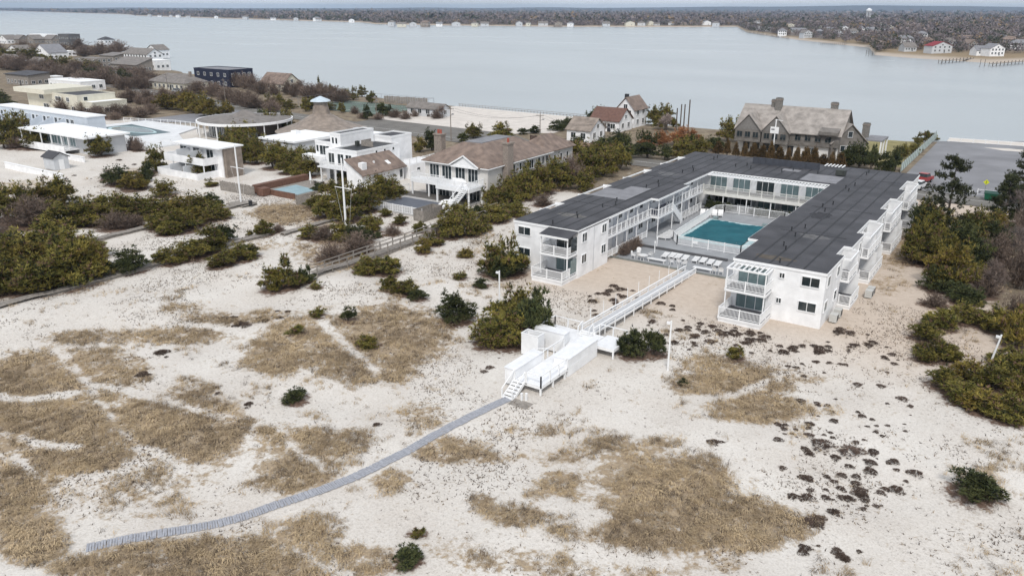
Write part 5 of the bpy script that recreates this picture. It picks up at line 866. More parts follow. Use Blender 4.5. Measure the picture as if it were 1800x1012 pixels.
# cars
M_TYRE = mat('tyre', (.02, .02, .02), .8, 0); 
def car(px, py, rz, colr, lab, kind='car'):
    x, y = G(px, py); t_ = thing('parked_car' if kind == 'car' else 'pickup_truck', lab, 'car' if kind == 'car' else 'truck', (x, y, .1), rz, 'vehicles along the road'); ORG[t_.name] = (0, 0, 0); m = mat('car_paint_%s' % lab.split()[0], colr, .3, .05, spec=.6)
    prof = [(-2.2, .35), (2.15, .35), (2.25, .7), (1.9, .9), (1.0, .98), (-1.6, .98), (-2.2, .9)] if kind == 'car' else [(-2.6, .45), (2.5, .45), (2.6, .9), (2.4, 1.1), (1.2, 1.15), (-2.6, 1.15)]
    MB().hull([(a, -.85, b) for a, b in prof], [(a, .85, b) for a, b in prof]).build('body', m, t_)
    cb = [(-1.7, .98), (1.0, .98), (.35, 1.45), (-1.3, 1.48)] if kind == 'car' else [(-.6, 1.15), (1.3, 1.15), (.7, 1.75), (-.5, 1.78)]
    g = MB().hull([(a, -.78, b) for a, b in cb], [(a, .78, b) for a, b in cb]).build('windows', M_GLASS, t_); q = cb[2:]; MB().box(q[1][0]-.05, q[0][0]+.05, -.76, .76, q[1][1]-.02, q[1][1]+.05).build('roof', m, t_)
    for a in (-1.35, 1.4):
        for s in (-.86, .86): w_ = MB().tube((a, s-.1, .33), (a, s+.1, .33), .33, n=14).build('wheel', M_TYRE, t_); MB().tube((a, s+.1*(1 if s > 0 else -1), .33), (a, s+.12*(1 if s > 0 else -1), .33), .18, n=10).build('rim', M_PATCH, w_)
    for s in (-.6, .6): MB().box(2.2, 2.28, s-.15, s+.15, .68, .82).build('headlight', M_TRIM, t_)
for a in ((312, 163, .1, (.3, .32, .35), 'silver car leftmost of the parked cars near the road bend'), (331, 166, .2, (.7, .7, .7), 'white van-like car second from the left by the road'), (327, 172, .1, (.25, .28, .33), 'grey car nearest the hedge in the roadside row'), (345, 174, -.1, (.45, .47, .5), 'pale car right of the white car by the road'), (360, 177, 0, (.03, .035, .04), 'black car rightmost of the parked cars near the bend')): car(*a)
car(1622, 322, 1.3, (.3, .02, .018), 'red pickup truck behind the right end of the motel', 'truck'); car(1614, 332, 1.4, (.7, .7, .7), 'white car beside the red pickup behind the motel')
x, y = G(339, 153); tag(rot(MB().box(-2.2, 2.2, -1.2, 1.2, 0, 1.0).hull([(-2, -1.1, 1), (2, -1.1, 1), (2, 1.1, 1), (-2, 1.1, 1)], [(-1.2, -.5, 2), (1.4, -.5, 1.8), (1.2, .6, 1.9), (-1, .5, 2.1)]), x, y, .3).build('tarp_heap', mat('orange_tarp', (.5, .09, .03), .7, .2, 2)), 'orange tarp heap in front of the navy house', 'tarp')
# fences round the tennis court and the bay beach
t_ = thing('court_fence', 'tall thin chain-link fence around the tennis court', 'fence', (-170, 112, 0))
for a, b in (((-193, 100), (-154, 100)), ((-154, 100), (-154, 126)), ((-193, 126), (-154, 126)), ((-193, 100), (-193, 126))):
    n = 10; MB().bar((*a, 3), (*b, 3), .06, .06).bar((*a, 1.5), (*b, 1.5), .04, .04).build('rail', M_PATCH, t_)
    for i in range(n+1): x = a[0]+(b[0]-a[0])*i/n; y = a[1]+(b[1]-a[1])*i/n; MB().tube((x, y, 0), (x, y, 3.1), .05, n=5).build('post', M_PATCH, t_)
picket('beach_fence', 'thin dark fence line along the bay beach', [(-150, 134), (-108, 133), (-92, 132)], 1.0, M_POLE, .12, 1.2)
picket('roadside_fence', 'brown and pale striped board fence behind the shingle-roofed house', [(-80, 80.6), (-64, 80)], 1.9, mat('pale_brown_board', (.34, .24, .19), .85, .4, 1.2), .34, .36)
picket('roadside_fence', 'dark brown board fence along the road left of the striped fence', [(-89, 83.5), (-81, 83)], 1.8, mat('dark_brown_board', (.1, .07, .06), .85, .3), .34, .36)
picket('deck_screen', 'grey timber fence behind the brown gable house', [(-178, 128), (-160, 130)], 2.2, M_WOOD, .9, 1.0)
# boardwalks on the dunes
def walk(nm, lab, x, y0, y1, wd, z, rails=False):
    t_ = thing(nm, lab, 'boardwalk', (x, y0, 0)); n = int((y1-y0)/.42); pm = MB().box(-wd/2, wd/2, -.19, .19, -.05, 0).mesh('plank', M_WOOD)
    for i in range(n): y = y0+(i+.5)*.42; link('plank', pm, t_, (random.uniform(-.03, .03), y-y0, max(h1(x, y), 0)+z+random.uniform(-.01, .01)))
    [MB().box(q, q+.1, y0, y1, -.3, z-.06).build('joist', M_WOOD, t_) for q in (x-wd/2+.1, x+wd/2-.2)]
    if rails:
        for s in (-wd/2, wd/2):
            MB().bar((x+s, y0, z+1), (x+s, y1, z+1), .1, .08).build('handrail', M_WOOD, t_); MB().bar((x+s, y0, z+.55), (x+s, y1, z+.55), .05, .1).build('mid_rail', M_WOOD, t_); k = int((y1-y0)/2.4)
            for i in range(k+1): y = y0+(y1-y0)*i/k; MB().box(x+s-.06, x+s+.06, y-.06, y+.06, -.3, z+1).build('post', M_WOOD, t_)
    return t_
walk('dune_boardwalk', 'long grey boardwalk across the dune at the left edge', -75.3, -62, -8, 1.3, .35); walk('dune_boardwalk', 'grey boardwalk behind the big left pine clump', -92.5, -30, 3.5, 1.3, .4); walk('footbridge', 'wooden footbridge with handrails through the pines', -55, -18, 22, 1.4, .5, True); walk('dune_boardwalk', 'short grey boardwalk below the tall white flagpole', -72.9, -7.5, 9, 1.2, .35)
x, y = G(424, 360); t_ = thing('pole_platform', 'low grey wooden platform around the foot of the left flagpole', 'platform', (x, y, 0)); plankdeck(t_, x-1.8, x+2.4, y-1.6, y+1.4, .32, M_WOOD, w_=.25); MB().box(x-1.8, x+2.4, y-1.6, y-1.52, -.1, .27).box(x-1.8, x+2.4, y+1.3, y+1.4, -.1, .27).build('joist', M_WOOD, t_)
x, y = G(441, 364); o = MB().tube((x, y, .32), (x, y, 1.1), .28, .3, 12).build('bin', M_DARK); tag(o, 'black bin on the platform by the left flagpole', 'bin')
# ------------------------------------------------------------------ plants
def tufts(P, D, Lr, wd, n, seed, spread=.75):
    """needle / twig sprays: n slim triangles from each point P along D"""
    r = np.random.default_rng(seed); k = len(P); P = np.repeat(P, n, 0); D = np.repeat(D, n, 0)
    d = D + r.normal(0, spread, D.shape); d /= np.linalg.norm(d, axis=1, keepdims=True)+1e-9
    L = np.repeat(Lr, n)*r.uniform(.6, 1.15, len(P)); s = np.cross(d, r.normal(0, 1, d.shape)); s /= np.linalg.norm(s, axis=1, keepdims=True)+1e-9
    w_ = np.repeat(wd, n)[:, None] if np.ndim(wd) else wd
    V = np.stack([P-s*w_, P+s*w_, P+d*L[:, None]], 1).reshape(-1, 3); F = np.arange(len(V)).reshape(-1, 3); return V, F
PINE = {'o': ((.095, .10, .028), (.235, .195, .05), (.026, .032, .015)), 'd': ((.046, .06, .027), (.10, .105, .04), (.018, .024, .014)), 'y': ((.14, .125, .03), (.25, .19, .05), (.05, .052, .02)),
        'b': ((.17, .125, .10), (.25, .19, .15), (.10, .075, .065)), 'h': ((.10, .072, .034), (.16, .10, .045), (.05, .04, .022)), 'r': ((.30, .14, .07), (.36, .19, .09), (.2, .1, .05))}
CROWN = {}
def crown(kind, size, var):
    """crown of unit width and height, made of many small sprays set on irregular boughs"""
    key = (kind, size, var)
    if key in CROWN: return CROWN[key]
    r = np.random.default_rng(100+var*17+size*5+ord(kind)); nt_, L = ((240, .19), (760, .115), (1700, .078))[size]; c0, c1, c2 = PINE[kind]
    if kind == 'b':      # bare twigs fanning up from the ground
        nb = (60, 140, 260)[size]; a = r.uniform(0, 6.283, nb); el = r.uniform(.25, 1.5, nb); R = r.uniform(.55, 1, nb); tip = np.stack([.5*np.cos(a)*np.cos(el)*R, .5*np.sin(a)*np.cos(el)*R, np.sin(el)*R], -1)
        f = r.uniform(.25, 1, (nb, 9)); P = (tip[:, None, :]*f[..., None] + r.normal(0, .02, (nb, 9, 3))*f[..., None]).reshape(-1, 3); P = P*[1, 1, .92]; D = P/(np.linalg.norm(P, axis=1, keepdims=True)+1e-6)+[0, 0, .5]
        V, F = tufts(P, D, np.full(len(P), L*1.35), L*.05, 3, var, .55); br = np.repeat(r.uniform(0, 1, len(P)), 9)[:len(V)]; br = br[:, None]; col = c2+(np.array(c1)-c2)*br
    else:
        nl = (8, 17, 28)[size] if kind != 'h' else 5; C = []; 
        for i in range(nl):
            a = r.uniform(0, 6.283); q = r.uniform(0, 1)**.6*.36; C.append((q*math.cos(a), q*math.sin(a), r.uniform(.12, .74-.9*q), r.uniform(.11, .2), r.uniform(.06, .13)))
        if kind == 'h': C = [(0, 0, .25+.13*i, .36-.055*i, .2) for i in range(5)]
        else:
            for i in range((3, 6, 9)[size]): a = r.uniform(0, 6.283); q = r.uniform(0, .34); C.append((q*math.cos(a), q*math.sin(a), .62, .07, r.uniform(.2, .36)))
        C = np.array(C); wt = C[:, 3]*C[:, 3]*C[:, 4]**.6; ix = r.choice(len(C), nt_, p=wt/wt.sum()); dr = r.normal(0, 1, (nt_, 3)); dr[:, 2] = np.abs(dr[:, 2])*.9-.25; dr /= np.linalg.norm(dr, axis=1, keepdims=True)
        rad = r.uniform(.45, 1.05, nt_)[:, None]; P = C[ix, :3]+dr*rad*np.stack([C[ix, 3], C[ix, 3], C[ix, 4]], -1); P[:, 2] = np.maximum(P[:, 2], .04)
        D = dr*.7+[0, 0, .8]; V, F = tufts(P, D, np.full(nt_, L), L*.11, 6, var, .6)
        hue = r.uniform(0, 1, len(C))[ix]; b = np.clip(hue*.7+r.uniform(-.15, .45, nt_), 0, 1); b = np.repeat(b, 18)[:, None]; ex = np.repeat(r.random(nt_) < .2, 18)[:, None]  # share of dark sprays set to paint inner shade into the crown colour
        col = np.where(ex, c2, np.array(c0)*(1-b)+np.array(c1)*b)
        if kind in 'oy': br = np.repeat(r.random(nt_) < .12, 18)[:, None]; col = np.where(br, (.16, .10, .07), col)
    CROWN[key] = npmesh('crown', V, F, M_FOL, col); return CROWN[key]
STEM = {}
def stem(kind, var):
    if (kind, var) not in STEM:
        rr = random.Random(var+5); m = MB(); k = 5 if kind != 'b' else 8
        for i in range(k):
            a = 6.283*i/k+rr.random(); q = rr.uniform(.12, .3); z = rr.uniform(.4, .62); mid = (q*.4*math.cos(a), q*.4*math.sin(a), z*.55); m.tube((rr.uniform(-.04, .04), rr.uniform(-.04, .04), -.08), mid, .022, .016, 5); m.tube(mid, (q*math.cos(a), q*math.sin(a), z), .016, .006, 5)
        STEM[(kind, var)] = m.mesh('trunk', M_BARK)
    return STEM[(kind, var)]
MARKS = [(-18, -23, 'near the white sun deck'), (-18, 0, 'beside the white beach ramp'), (-34, -2, 'by the left front balcony'), (-4, -2, 'in front of the right front balcony'), (6, 30, 'along the right side of the motel'), (8, -5, 'on the dune right of the motel'), (8, 45, 'near the roadside right of the motel'), (-55, 0, 'beside the wooden footbridge'), (-66.9, -.7, 'around the tall white flagpole'), (-94, 2, 'around the left flagpole'), (-75, -35, 'along the long left boardwalk'), (-92.5, -14, 'by the middle left boardwalk'), (-69, 12, 'below the dark covered pool'), (-48, 30, 'between shingle-roofed house and motel'), (-45, 55, 'behind the left wing of the motel'), (-94, 14, 'by the timber pool terrace'), (-120, 12, 'by the small beach block'), (-110, 25, 'behind the left flagpole'), (-157, 45, 'by the round club hall'), (-185, 25, 'by the club pool'), (-210, 45, 'behind the club pool'), (-31, 96, 'in front of the shingle mansion'), (-10, 105, 'beside the pale green screen fence'), (-76, 110, 'around the bayside cottages'), (-90, 80, 'along the road near the cottages'), (-140, 85, 'along the road by the cone pavilion'), (-170, 110, 'by the tennis court'), (-240, 120, 'below the navy house'), (-260, 90, 'along the road by the parked cars'), (-300, 70, 'behind the cream house'), (-380, 110, 'behind the white annex at far left'), (-430, 150, 'by the sloping roof house at far left'), (-340, 130, 'left of the long hip-roofed house'), (-520, 170, 'among the far left houses'), (-620, 200, 'on the far left spit'), (-300, 110, 'along the road bend at left'), (-20, -50, 'on the foreground sand'), (-45, -30, 'on open sand left of the deck'), (10, -40, 'on the bare sand at lower right'), (-100, -25, 'in the left edge pine mass'), (-130, 5, 'on the upper left dune')]
WORD = {'o': ('olive green pine shrub', 'pine shrub'), 'd': ('dark green pine shrub', 'pine shrub'), 'y': ('yellowish green pine shrub', 'pine shrub'), 'b': ('bare brown bush', 'bush'), 'h': ('rust brown hedge shrub', 'shrub'), 't': ('tall dark pine tree', 'tree'), 'r': ('rusty orange bush', 'bush')}
NAME = {'o': 'pine_shrub', 'd': 'pine_shrub', 'y': 'pine_shrub', 'b': 'bare_bush', 'h': 'hedge_shrub', 'r': 'rusty_bush', 't': 'pine_tree'}
def pine_tree(x, y, wd, ht, seed):
    """tall conifer: tapered trunk, tiers of level boughs, needle sprays along them"""
    r = np.random.default_rng(seed); t_ = link('pine_tree', None, None, (x, y, h1(x, y))); m = MB().tube((0, 0, -.3), (.15, 0, ht*.5), .2, .13, 8).tube((.15, 0, ht*.5), (.05, 0, ht*.97), .13, .03, 8); P = []; D = []
    for i in range(90):
        f = r.uniform(.06, 1)**.9; z = ht*f; a = r.uniform(0, 6.283); L = wd*.5*(1-(f-.12)*.85)*r.uniform(.55, 1.05); e = np.array([L*math.cos(a), L*math.sin(a), L*r.uniform(-.05, .3)]); m.tube((.1, 0, z), (e[0], e[1], z+e[2]), .04, .012, 4)
        for q in r.uniform(.35, 1.05, 26): P.append(np.array([0, 0, z])+e*q+r.normal(0, .16, 3)); D.append(e/L*.5+np.array([0, 0, .9]))
    m.build('trunk', M_BARK, t_); P = np.array(P); V, F = tufts(P, np.array(D), np.full(len(P), .42), .045, 6, seed, .7); b = np.repeat(r.uniform(0, 1, len(P)), 18)[:, None]; col = np.array((.022, .03, .018))*(1-b)+np.array((.075, .08, .035))*b
    link('crown', npmesh('crown', V, F, M_FOL, col), t_); return t_
rk = random.Random(3)
def plant(x, y, wd, ht, k, i):
    if k == 't': t_ = pine_tree(x, y, wd, ht, 50+i)
    else:
        size = 0 if wd < 2.2 else (1 if wd < 4.6 else 2); var = i % (4 if k in 'od' else 2)
        t_ = link(NAME[k], None, None, (x, y, h1(x, y)-.05), rk.uniform(0, 6.28)); link('trunk', stem(k, var % 3), t_, None, 0, (wd, wd, ht)); link('crown', crown(k, size, var), t_, None, 0, (wd*1.02, wd*1.02, ht*1.18))
    s = 'small ' if ht < 1.1 else ('large ' if ht > 3.2 and k != 't' else ''); mk = min(MARKS, key=lambda q: (q[0]-x)**2+(q[1]-y)**2)[2]
    many(t_, s+WORD[k][0]+' '+mk, WORD[k][1], 'plants '+mk, x, y)
for i, (x, y, wd, ht, k, px, py) in enumerate(PL): plant(x, y, wd, ht, k, i)
for i, (x, y, w_, h_) in enumerate(((-60.5, 97, 6, 3.6), (-57, 101, 6.5, 4.2), (-55.6, 105, 5, 3.4), (-62, 93, 5, 3))): plant(x, y, w_, h_, 'r', i)
for i, (x, y, w_, h_, k) in enumerate([(-27.3+q*.95, 41.6, 1.7, 1.5, 'd') for q in range(4)]+[(-20.2+q*.9, 41.6, 1.6, 1.3, 'd') for q in range(7)]+[(-27.9, 11.4+q*1.05, 1.9, 1.7, 'b') for q in range(5)]+[(-28.1, 42.9, 1.3, 2.0, 'd')]):
    t_ = link('hedge_shrub', None, None, (x, y, .4 if y > 16 else .1), i*1.3); link('trunk', stem(k, 0), t_, None, 0, (w_, w_, h_)); link('crown', crown(k, 1, i % 2), t_, None, 0, (w_*1.1, w_*1.1, h_*1.15)); many(t_, ('clipped dark courtyard hedge shrub behind the pool' if y > 40 else 'reddish bare courtyard bush below the left gallery'), 'shrub', 'courtyard planting', x, y)
# bare deciduous trees near the bay and at the right edge
def bare_tree(px, py, ht, lab, colr, seed):
    x, y = G(px, py); r = np.random.default_rng(seed); t_ = link('bare_tree', None, None, (x, y, h1(x, y))); tag(t_, lab, 'tree'); m = MB(); P = []; D = []
    def grow_(p, d, L, rad, lv):
        q = p+d*L; m.tube(tuple(p), tuple(q), rad, rad*.65, 5)
        for f in (.4, .7, 1): P.append(p+d*L*f); D.append(d)
        if lv == 0: return
        for _ in range(4): nd = d+r.normal(0, .55, 3)+[0, 0, .15]; nd /= np.linalg.norm(nd); grow_(p+d*L*r.uniform(.55, 1), nd, L*r.uniform(.55, .8), rad*.55, lv-1)
    grow_(np.array([0, 0, -.2]), np.array([0, 0, 1.]), ht*.36, ht*.022, 4); m.build('trunk', M_BARK, t_); P = np.array(P); V, F = tufts(P, np.array(D), np.full(len(P), ht*.09), ht*.0022, 3, seed, .6); c = np.array(colr)*np.repeat(r.uniform(.7, 1.2, len(P)), 9)[:, None]; link('crown', npmesh('crown', V, F, M_FOL, c), t_)
bare_tree(1170, 236, 6.5, 'pale bare tree right of the white cottage by the bay', (.34, .28, .26), 1); bare_tree(1785, 400, 8, 'bare grey tree at the right edge above the brown scrub', (.17, .14, .13), 2); bare_tree(1740, 520, 5.5, 'bare brown tree among the scrub on the right', (.2, .155, .135), 3); bare_tree(778, 208, 5, 'bare shrubby tree at the end of the long grey shed', (.26, .2, .17), 4); bare_tree(1796, 470, 7, 'bare tree lowest at the right edge', (.18, .15, .14), 5)
# beach heather: dark low cushions
HM = []
for v in range(4):
    r = np.random.default_rng(400+v); n = 170; a = r.uniform(0, 6.283, n); q = np.sqrt(r.uniform(0, 1, n))*.5*(1+.25*np.sin(a*3+v)); P = np.stack([q*np.cos(a), q*np.sin(a)*.95, .22*(1-(q/.6)**2).clip(.05)], -1); V, F = tufts(P, np.stack([np.cos(a)*.5, np.sin(a)*.5, np.full(n, .9)], -1), np.full(n, .16), .02, 5, v, .6); c = np.repeat(r.uniform(.5, 1.3, n), 15)[:, None]*np.array((.12, .088, .072)); HM.append(npmesh('heather', V, F, M_FOL, c))
HE = [(1460,790,55,3),(1420,795,30,2),(1480,795,30,2),(1290,640,0,0)]
HC = [ # clusters: centre, half width, half height, count, size (pixels)
 (1455,790,55,16,4,34),(1450,850,100,60,17,19),(1540,825,80,34,10,19),(1500,880,100,60,13,14),(1430,890,50,30,4,28),(1500,740,110,70,34,14),(1380,600,170,24,36,15),(1250,592,120,20,26,13),(1340,572,130,16,12,11),(1080,530,50,36,22,15),(1190,575,90,44,24,13),(450,555,70,24,16,15),(290,625,8,10,3,18),(252,664,5,10,2,16),(900,645,50,24,9,12),(870,655,26,16,5,13),(1270,780,24,8,2,22),(1445,975,90,22,9,20),(1560,770,60,60,9,9),(380,690,20,8,2,10),(440,715,20,8,3,12),(670,740,10,10,2,11),(1480,630,100,44,26,10),(1400,760,50,26,10,13),(190,300,70,24,8,7)]
hr = random.Random(9); hn = 0
for cx, cy, rx, ry, n, sz in HC:
    for i in range(n):
        a = hr.uniform(0, 6.283); q = math.sqrt(hr.random()); px, py = cx+rx*q*math.cos(a), cy+ry*q*math.sin(a); x, y = G(px, py)
        if -9.7 < x < 1.5 and -4 < y < 61 or -22.3 < x < -13.9 and -31 < y < -15: continue
        s = sz*mpp(px, py)*hr.uniform(.35, 1.15); o = link('beach_heather', HM[hn % 4], None, (x, y, h1(x, y)-.02), hr.uniform(0, 6.28), (s*1.15, s*1.05, min(s*.9, .9))); hn += 1
        mk = min(MARKS, key=lambda q_: (q_[0]-x)**2+(q_[1]-y)**2)[2]; many(o, 'dark brown heather cushion '+mk, 'heather', 'heather cushions '+mk, x, y)
# dry grass, one mass
n = 620000; gx_ = RNG.uniform(-135, 45, n); gy_ = RNG.uniform(-74, 60, n); mk_ = gmask(gx_, gy_)*(1-tmask(gx_, gy_)*.9); pn = vnoise(gx_, gy_, 1.9, 21)*.42+vnoise(gx_, gy_, .7, 22)*.23+vnoise(gx_, gy_, 5.5, 23)*.35
pr_ = np.clip((mk_*1.1+(pn-.5)*2.9-.40)*1.15, 0, 1)*np.where(np.hypot(gx_-CAMX, gy_-CAMY) < 95, .8, .42); pr_ = np.maximum(pr_, .07*sst(.5, .64, pn)*(gy_ < 4)*(.3+mk_))
keep = RNG.random(n) < pr_; gx_, gy_, pn = gx_[keep], gy_[keep], pn[keep]; bad = ((gx_ > -39) & (gx_ < 1.6) & (gy_ > -4) & (gy_ < 61)) | ((gx_ > -22.2) & (gx_ < -13.8) & (gy_ > -31) & (gy_ < -15.5)) | (np.abs(gx_+75.3) < .8) | ((np.abs(gx_+92.5) < .8))
PA = np.array(PP); dmin = np.full(len(gx_), 9.0)
for (ax, ay), (bx, by) in zip(PA[:-1], PA[1:]): f = np.clip(((gx_-ax)*(bx-ax)+(gy_-ay)*(by-ay))/((bx-ax)**2+(by-ay)**2), 0, 1); dmin = np.minimum(dmin, np.hypot(gx_-ax-f*(bx-ax), gy_-ay-f*(by-ay)))
ok = ~bad & (dmin > .75); gx_, gy_, pn = gx_[ok], gy_[ok], pn[ok]; P = np.stack([gx_, gy_, hgt(gx_, gy_)-.02], -1); k = len(P)
lean = vnoise(gx_, gy_, 3, 31)*6.283*2; nb = 7; lean = np.repeat(lean, nb)+RNG.normal(0, .9, k*nb); L = np.repeat(RNG.uniform(.5, 1.2, k), nb)*RNG.uniform(.35, .62, k*nb); b0 = np.repeat(P, nb, 0)+np.stack([RNG.normal(0, .09, k*nb), RNG.normal(0, .09, k*nb), np.zeros(k*nb)], -1)
dv = np.stack([np.cos(lean), np.sin(lean), np.zeros(k*nb)], -1); sv = np.stack([-np.sin(lean), np.cos(lean), np.zeros(k*nb)], -1)*.016; md = b0+dv*(L*.45)[:, None]+np.stack([0*L, 0*L, L*RNG.uniform(.45, .75, k*nb)], -1); tp = md+dv*(L*.6)[:, None]+np.stack([0*L, 0*L, -L*RNG.uniform(.0, .4, k*nb)], -1)
V = np.stack([b0-sv, b0+sv, md, md-sv, md+sv, tp], 1).reshape(-1, 3); F = np.arange(len(V)).reshape(-1, 3)
tone = np.repeat(np.clip(RNG.uniform(0, 1, k)*.75+(vnoise(gx_, gy_, 2.5, 41)-.25)*.6, 0, 1), nb*6)[:, None]; col = np.array((.165, .122, .082))*(1-tone)+np.array((.57, .44, .275))*tone; dk = np.repeat(RNG.random(k) < .11, nb*6)[:, None]; col = np.where(dk, (.10, .078, .06), col)
struct(link('dune_grass', npmesh('dune_grass', V, F, M_GRASS, col)), 'stuff')
print('grass', k)
# wind-blown litter and seedlings: specks scattered over the sand
n = 420000; dx_ = RNG.uniform(-130, 40, n); dy_ = RNG.uniform(-72, 12, n); q = vnoise(dx_, dy_, 7, 71)*.5+vnoise(dx_, dy_, 2, 72)*.3+vnoise(dx_, dy_, .7, 73)*.2; kp = RNG.random(n) < sst(.46, .68, q)*.55+.012
dx_, dy_ = dx_[kp], dy_[kp]; bad = ((dx_ > -39) & (dx_ < 1.6) & (dy_ > -4)) | ((dx_ > -22.2) & (dx_ < -13.8) & (dy_ > -31) & (dy_ < -15.5)); dm = np.full(len(dx_), 9.0)
for (ax, ay), (bx, by) in zip(PA[:-1], PA[1:]): f = np.clip(((dx_-ax)*(bx-ax)+(dy_-ay)*(by-ay))/((bx-ax)**2+(by-ay)**2), 0, 1); dm = np.minimum(dm, np.hypot(dx_-ax-f*(bx-ax), dy_-ay-f*(by-ay)))
ok = ~bad & (dm > .8); dx_, dy_ = dx_[ok], dy_[ok]; k = len(dx_); P = np.stack([dx_, dy_, hgt(dx_, dy_)-.01], -1); D = RNG.normal(0, 1, (k, 3)); D[:, 2] = np.abs(D[:, 2])*.5+.1; V, F = tufts(P, D/np.linalg.norm(D, axis=1, keepdims=True), RNG.uniform(.1, .32, k), .03, 3, 5, .8)
col = np.repeat(np.where((RNG.random(k) < .7)[:, None], (.11, .085, .07), (.26, .2, .14))*RNG.uniform(.6, 1.3, (k, 1)), 9, 0); struct(link('beach_litter', npmesh('beach_litter', V, F, M_GRASS, col)), 'stuff'); print('litter', k)
# ------------------------------------------------------------------ far shore across the bay
FS = [(-900, 19.0), (-200, 19.2), (0, 19.5), (225, 26), (240, 28), (330, 31), (480, 35.5), (640, 40), (660, 42.8), (780, 45), (900, 46.5), (1000, 47.5), (1200, 48), (1296, 47.5), (1312, 57), (1345, 62), (1400, 70), (1480, 79), (1528, 84), (1538, 97), (1600, 102), (1660, 106), (1740, 111), (1800, 109), (2000, 104), (2600, 100)]
def shore(px):
    py = np.interp(px, [a for a, b in FS], [b for a, b in FS]); return G(px, py, WL)
colsx = sorted(set(list(np.linspace(-900, 2600, 150))+[a for a, b in FS])); V = []; C_ = []; F = []; RINGS = [-8, 0, 6, 25, 60, 140, 300, 700, 1600, 3200, 6000, 10500]
for px in colsx:
    x, y = shore(px); dx, dy = x-CAMX, y-CAMY; L = math.hypot(dx, dy)
    for j, r_ in enumerate(RINGS):
        d = L+r_ if j < 7 else min(L+r_, 12400+j*20); z = (-2.5, -1.15, -.2, .6, 1.2, 2, 3, 4, 5, 6, 7, 7)[j]; V.append((CAMX+dx/L*d, CAMY+dy/L*d, z)); C_.append((.42, .36, .3) if j < 3 else ((.25, .19, .12) if (r_ < 61 and px > 1450) or r_ < 26 else (.15, .125, .11)))
k = len(RINGS)
for i in range(len(colsx)-1):
    for j in range(k-1): F.append((i*k+j, (i+1)*k+j, (i+1)*k+j+1, i*k+j+1))
struct(link('far_shore', npmesh('far_shore', V, F, M_WOODS, np.array(C_))))
FH = [(1412,58,'w',15),(1420,66,'g',13),(1440,63,'n',11),(1458,56,'w',14),(1485,56,'w',18),(1515,56,'w',13),(1530,56,'w',15),(1475,66,'g',10),(1590,78,'w',18),(1640,57,'w',17),(1658,54,'g',15),(1690,51,'t',14),(1735,44,'w',15),(1742,58,'w',12),(1572,63,'g',11),(1600,60,'w',12),(1655,93,'R',20),(1668,84,'g',12),(1735,97,'w',18),(1752,98,'w',14),(1792,88,'w',16),(1700,74,'b',17),(1778,54,'b',16),(1545,48,'g',16),(1466,44,'w',14),(1440,52,'t',12),(1375,62,'w',12),(1395,58,'w',14),(1390,50,'t',20),(1500,62,'g',12),(1550,58,'w',12),(1565,54,'t',14),(1620,68,'w',13),(1612,52,'g',13),(1680,64,'t',13),(1715,62,'g',12),(1760,72,'w',14),(1785,66,'g',13),(1630,82,'b',12),(1600,90,'g',11),(1710,88,'b',12),(1775,80,'b',16),(1350,55,'w',13),(1335,53,'g',12)] \
   + [(a+((i*53) % 17)-8, 44.3+((i*29) % 10)*.11, 'gtgbwgtg'[i % 8], 13+(i*7) % 9) for i, a in enumerate((695,712,730,748,772,800,830,846,905,935,960,985,1003,1065,1105,1122,1148,1152,1185,1205,1245,1258,1315,1330))] + [(a, b, 'w' if i % 2 else 'g', 17) for i, (a, b) in enumerate(((262,28.3),(280,29),(300,29.4),(312,29.8),(330,30.2),(380,31.5),(430,33),(480,34.5),(520,35),(555,36),(560,36.4),(618,38.5)))]
HPX = np.array([h[0] for h in FH], float); HD = np.array([math.hypot(G(h[0], h[1], 1.4)[0]-CAMX, G(h[0], h[1], 1.4)[1]-CAMY) for h in FH]); HWD = np.array([h[3] for h in FH])*.5/HD*FOC
# distant wooded land: sprays of twigs and crowns, one mass
def wood(npx, dlo, dhi, ntri, size, ht, seed, pxr):
    r = np.random.default_rng(seed); px = r.uniform(pxr[0], pxr[1], npx); sx, sy = np.array([shore(a) for a in px]).T; L = np.hypot(sx-CAMX, sy-CAMY); d = L+r.uniform(dlo, dhi, npx)**1.0
    x = CAMX+(sx-CAMX)/L*d; y = CAMY+(sy-CAMY)/L*d; n_ = vnoise(x, y, 160, seed); g = r.random(npx); base = np.where((g < (.42 if ntri > 30 else .24)+(n_-.5)*.5)[:, None], (.06, .066, .042), np.where((g < .62)[:, None], (.20, .165, .155), (.165, .142, .148))); base = base*r.uniform(.8, 1.2, (npx, 1)); tan = r.random(npx) < .06; base = np.where(tan[:, None], (.24, .17, .10), base)
    hide = ((np.abs(px[:, None]-HPX) < HWD+1) & (d[:, None] < HD+14) & (d[:, None] > HD-np.where(HPX > 1370, 230, 90))).any(1) & (r.random(npx) < .9); px, x, y, base, d = px[~hide], x[~hide], y[~hide], base[~hide], d[~hide]; npx = len(x)
    h_ = ht*r.uniform(.6, 1.25, npx); q = r.normal(0, 1, (npx, ntri, 3)); q /= np.linalg.norm(q, axis=2, keepdims=True); q *= r.uniform(.4, 1, (npx, ntri, 1))
    c = np.stack([x, y, 1.5+h_*.5], -1)[:, None, :]+q*np.stack([h_*.55, h_*.55, h_*.5], -1)[:, None, :]; tv = r.normal(0, 1, (npx, ntri, 3, 3))*(size*h_/ht)[:, None, None, None]; V = (c[:, :, None, :]+tv).reshape(-1, 3); sh_ = np.repeat(base, ntri*3, 0)*np.repeat(r.uniform(.88, 1.12, npx*ntri), 3)[:, None]; return V, sh_
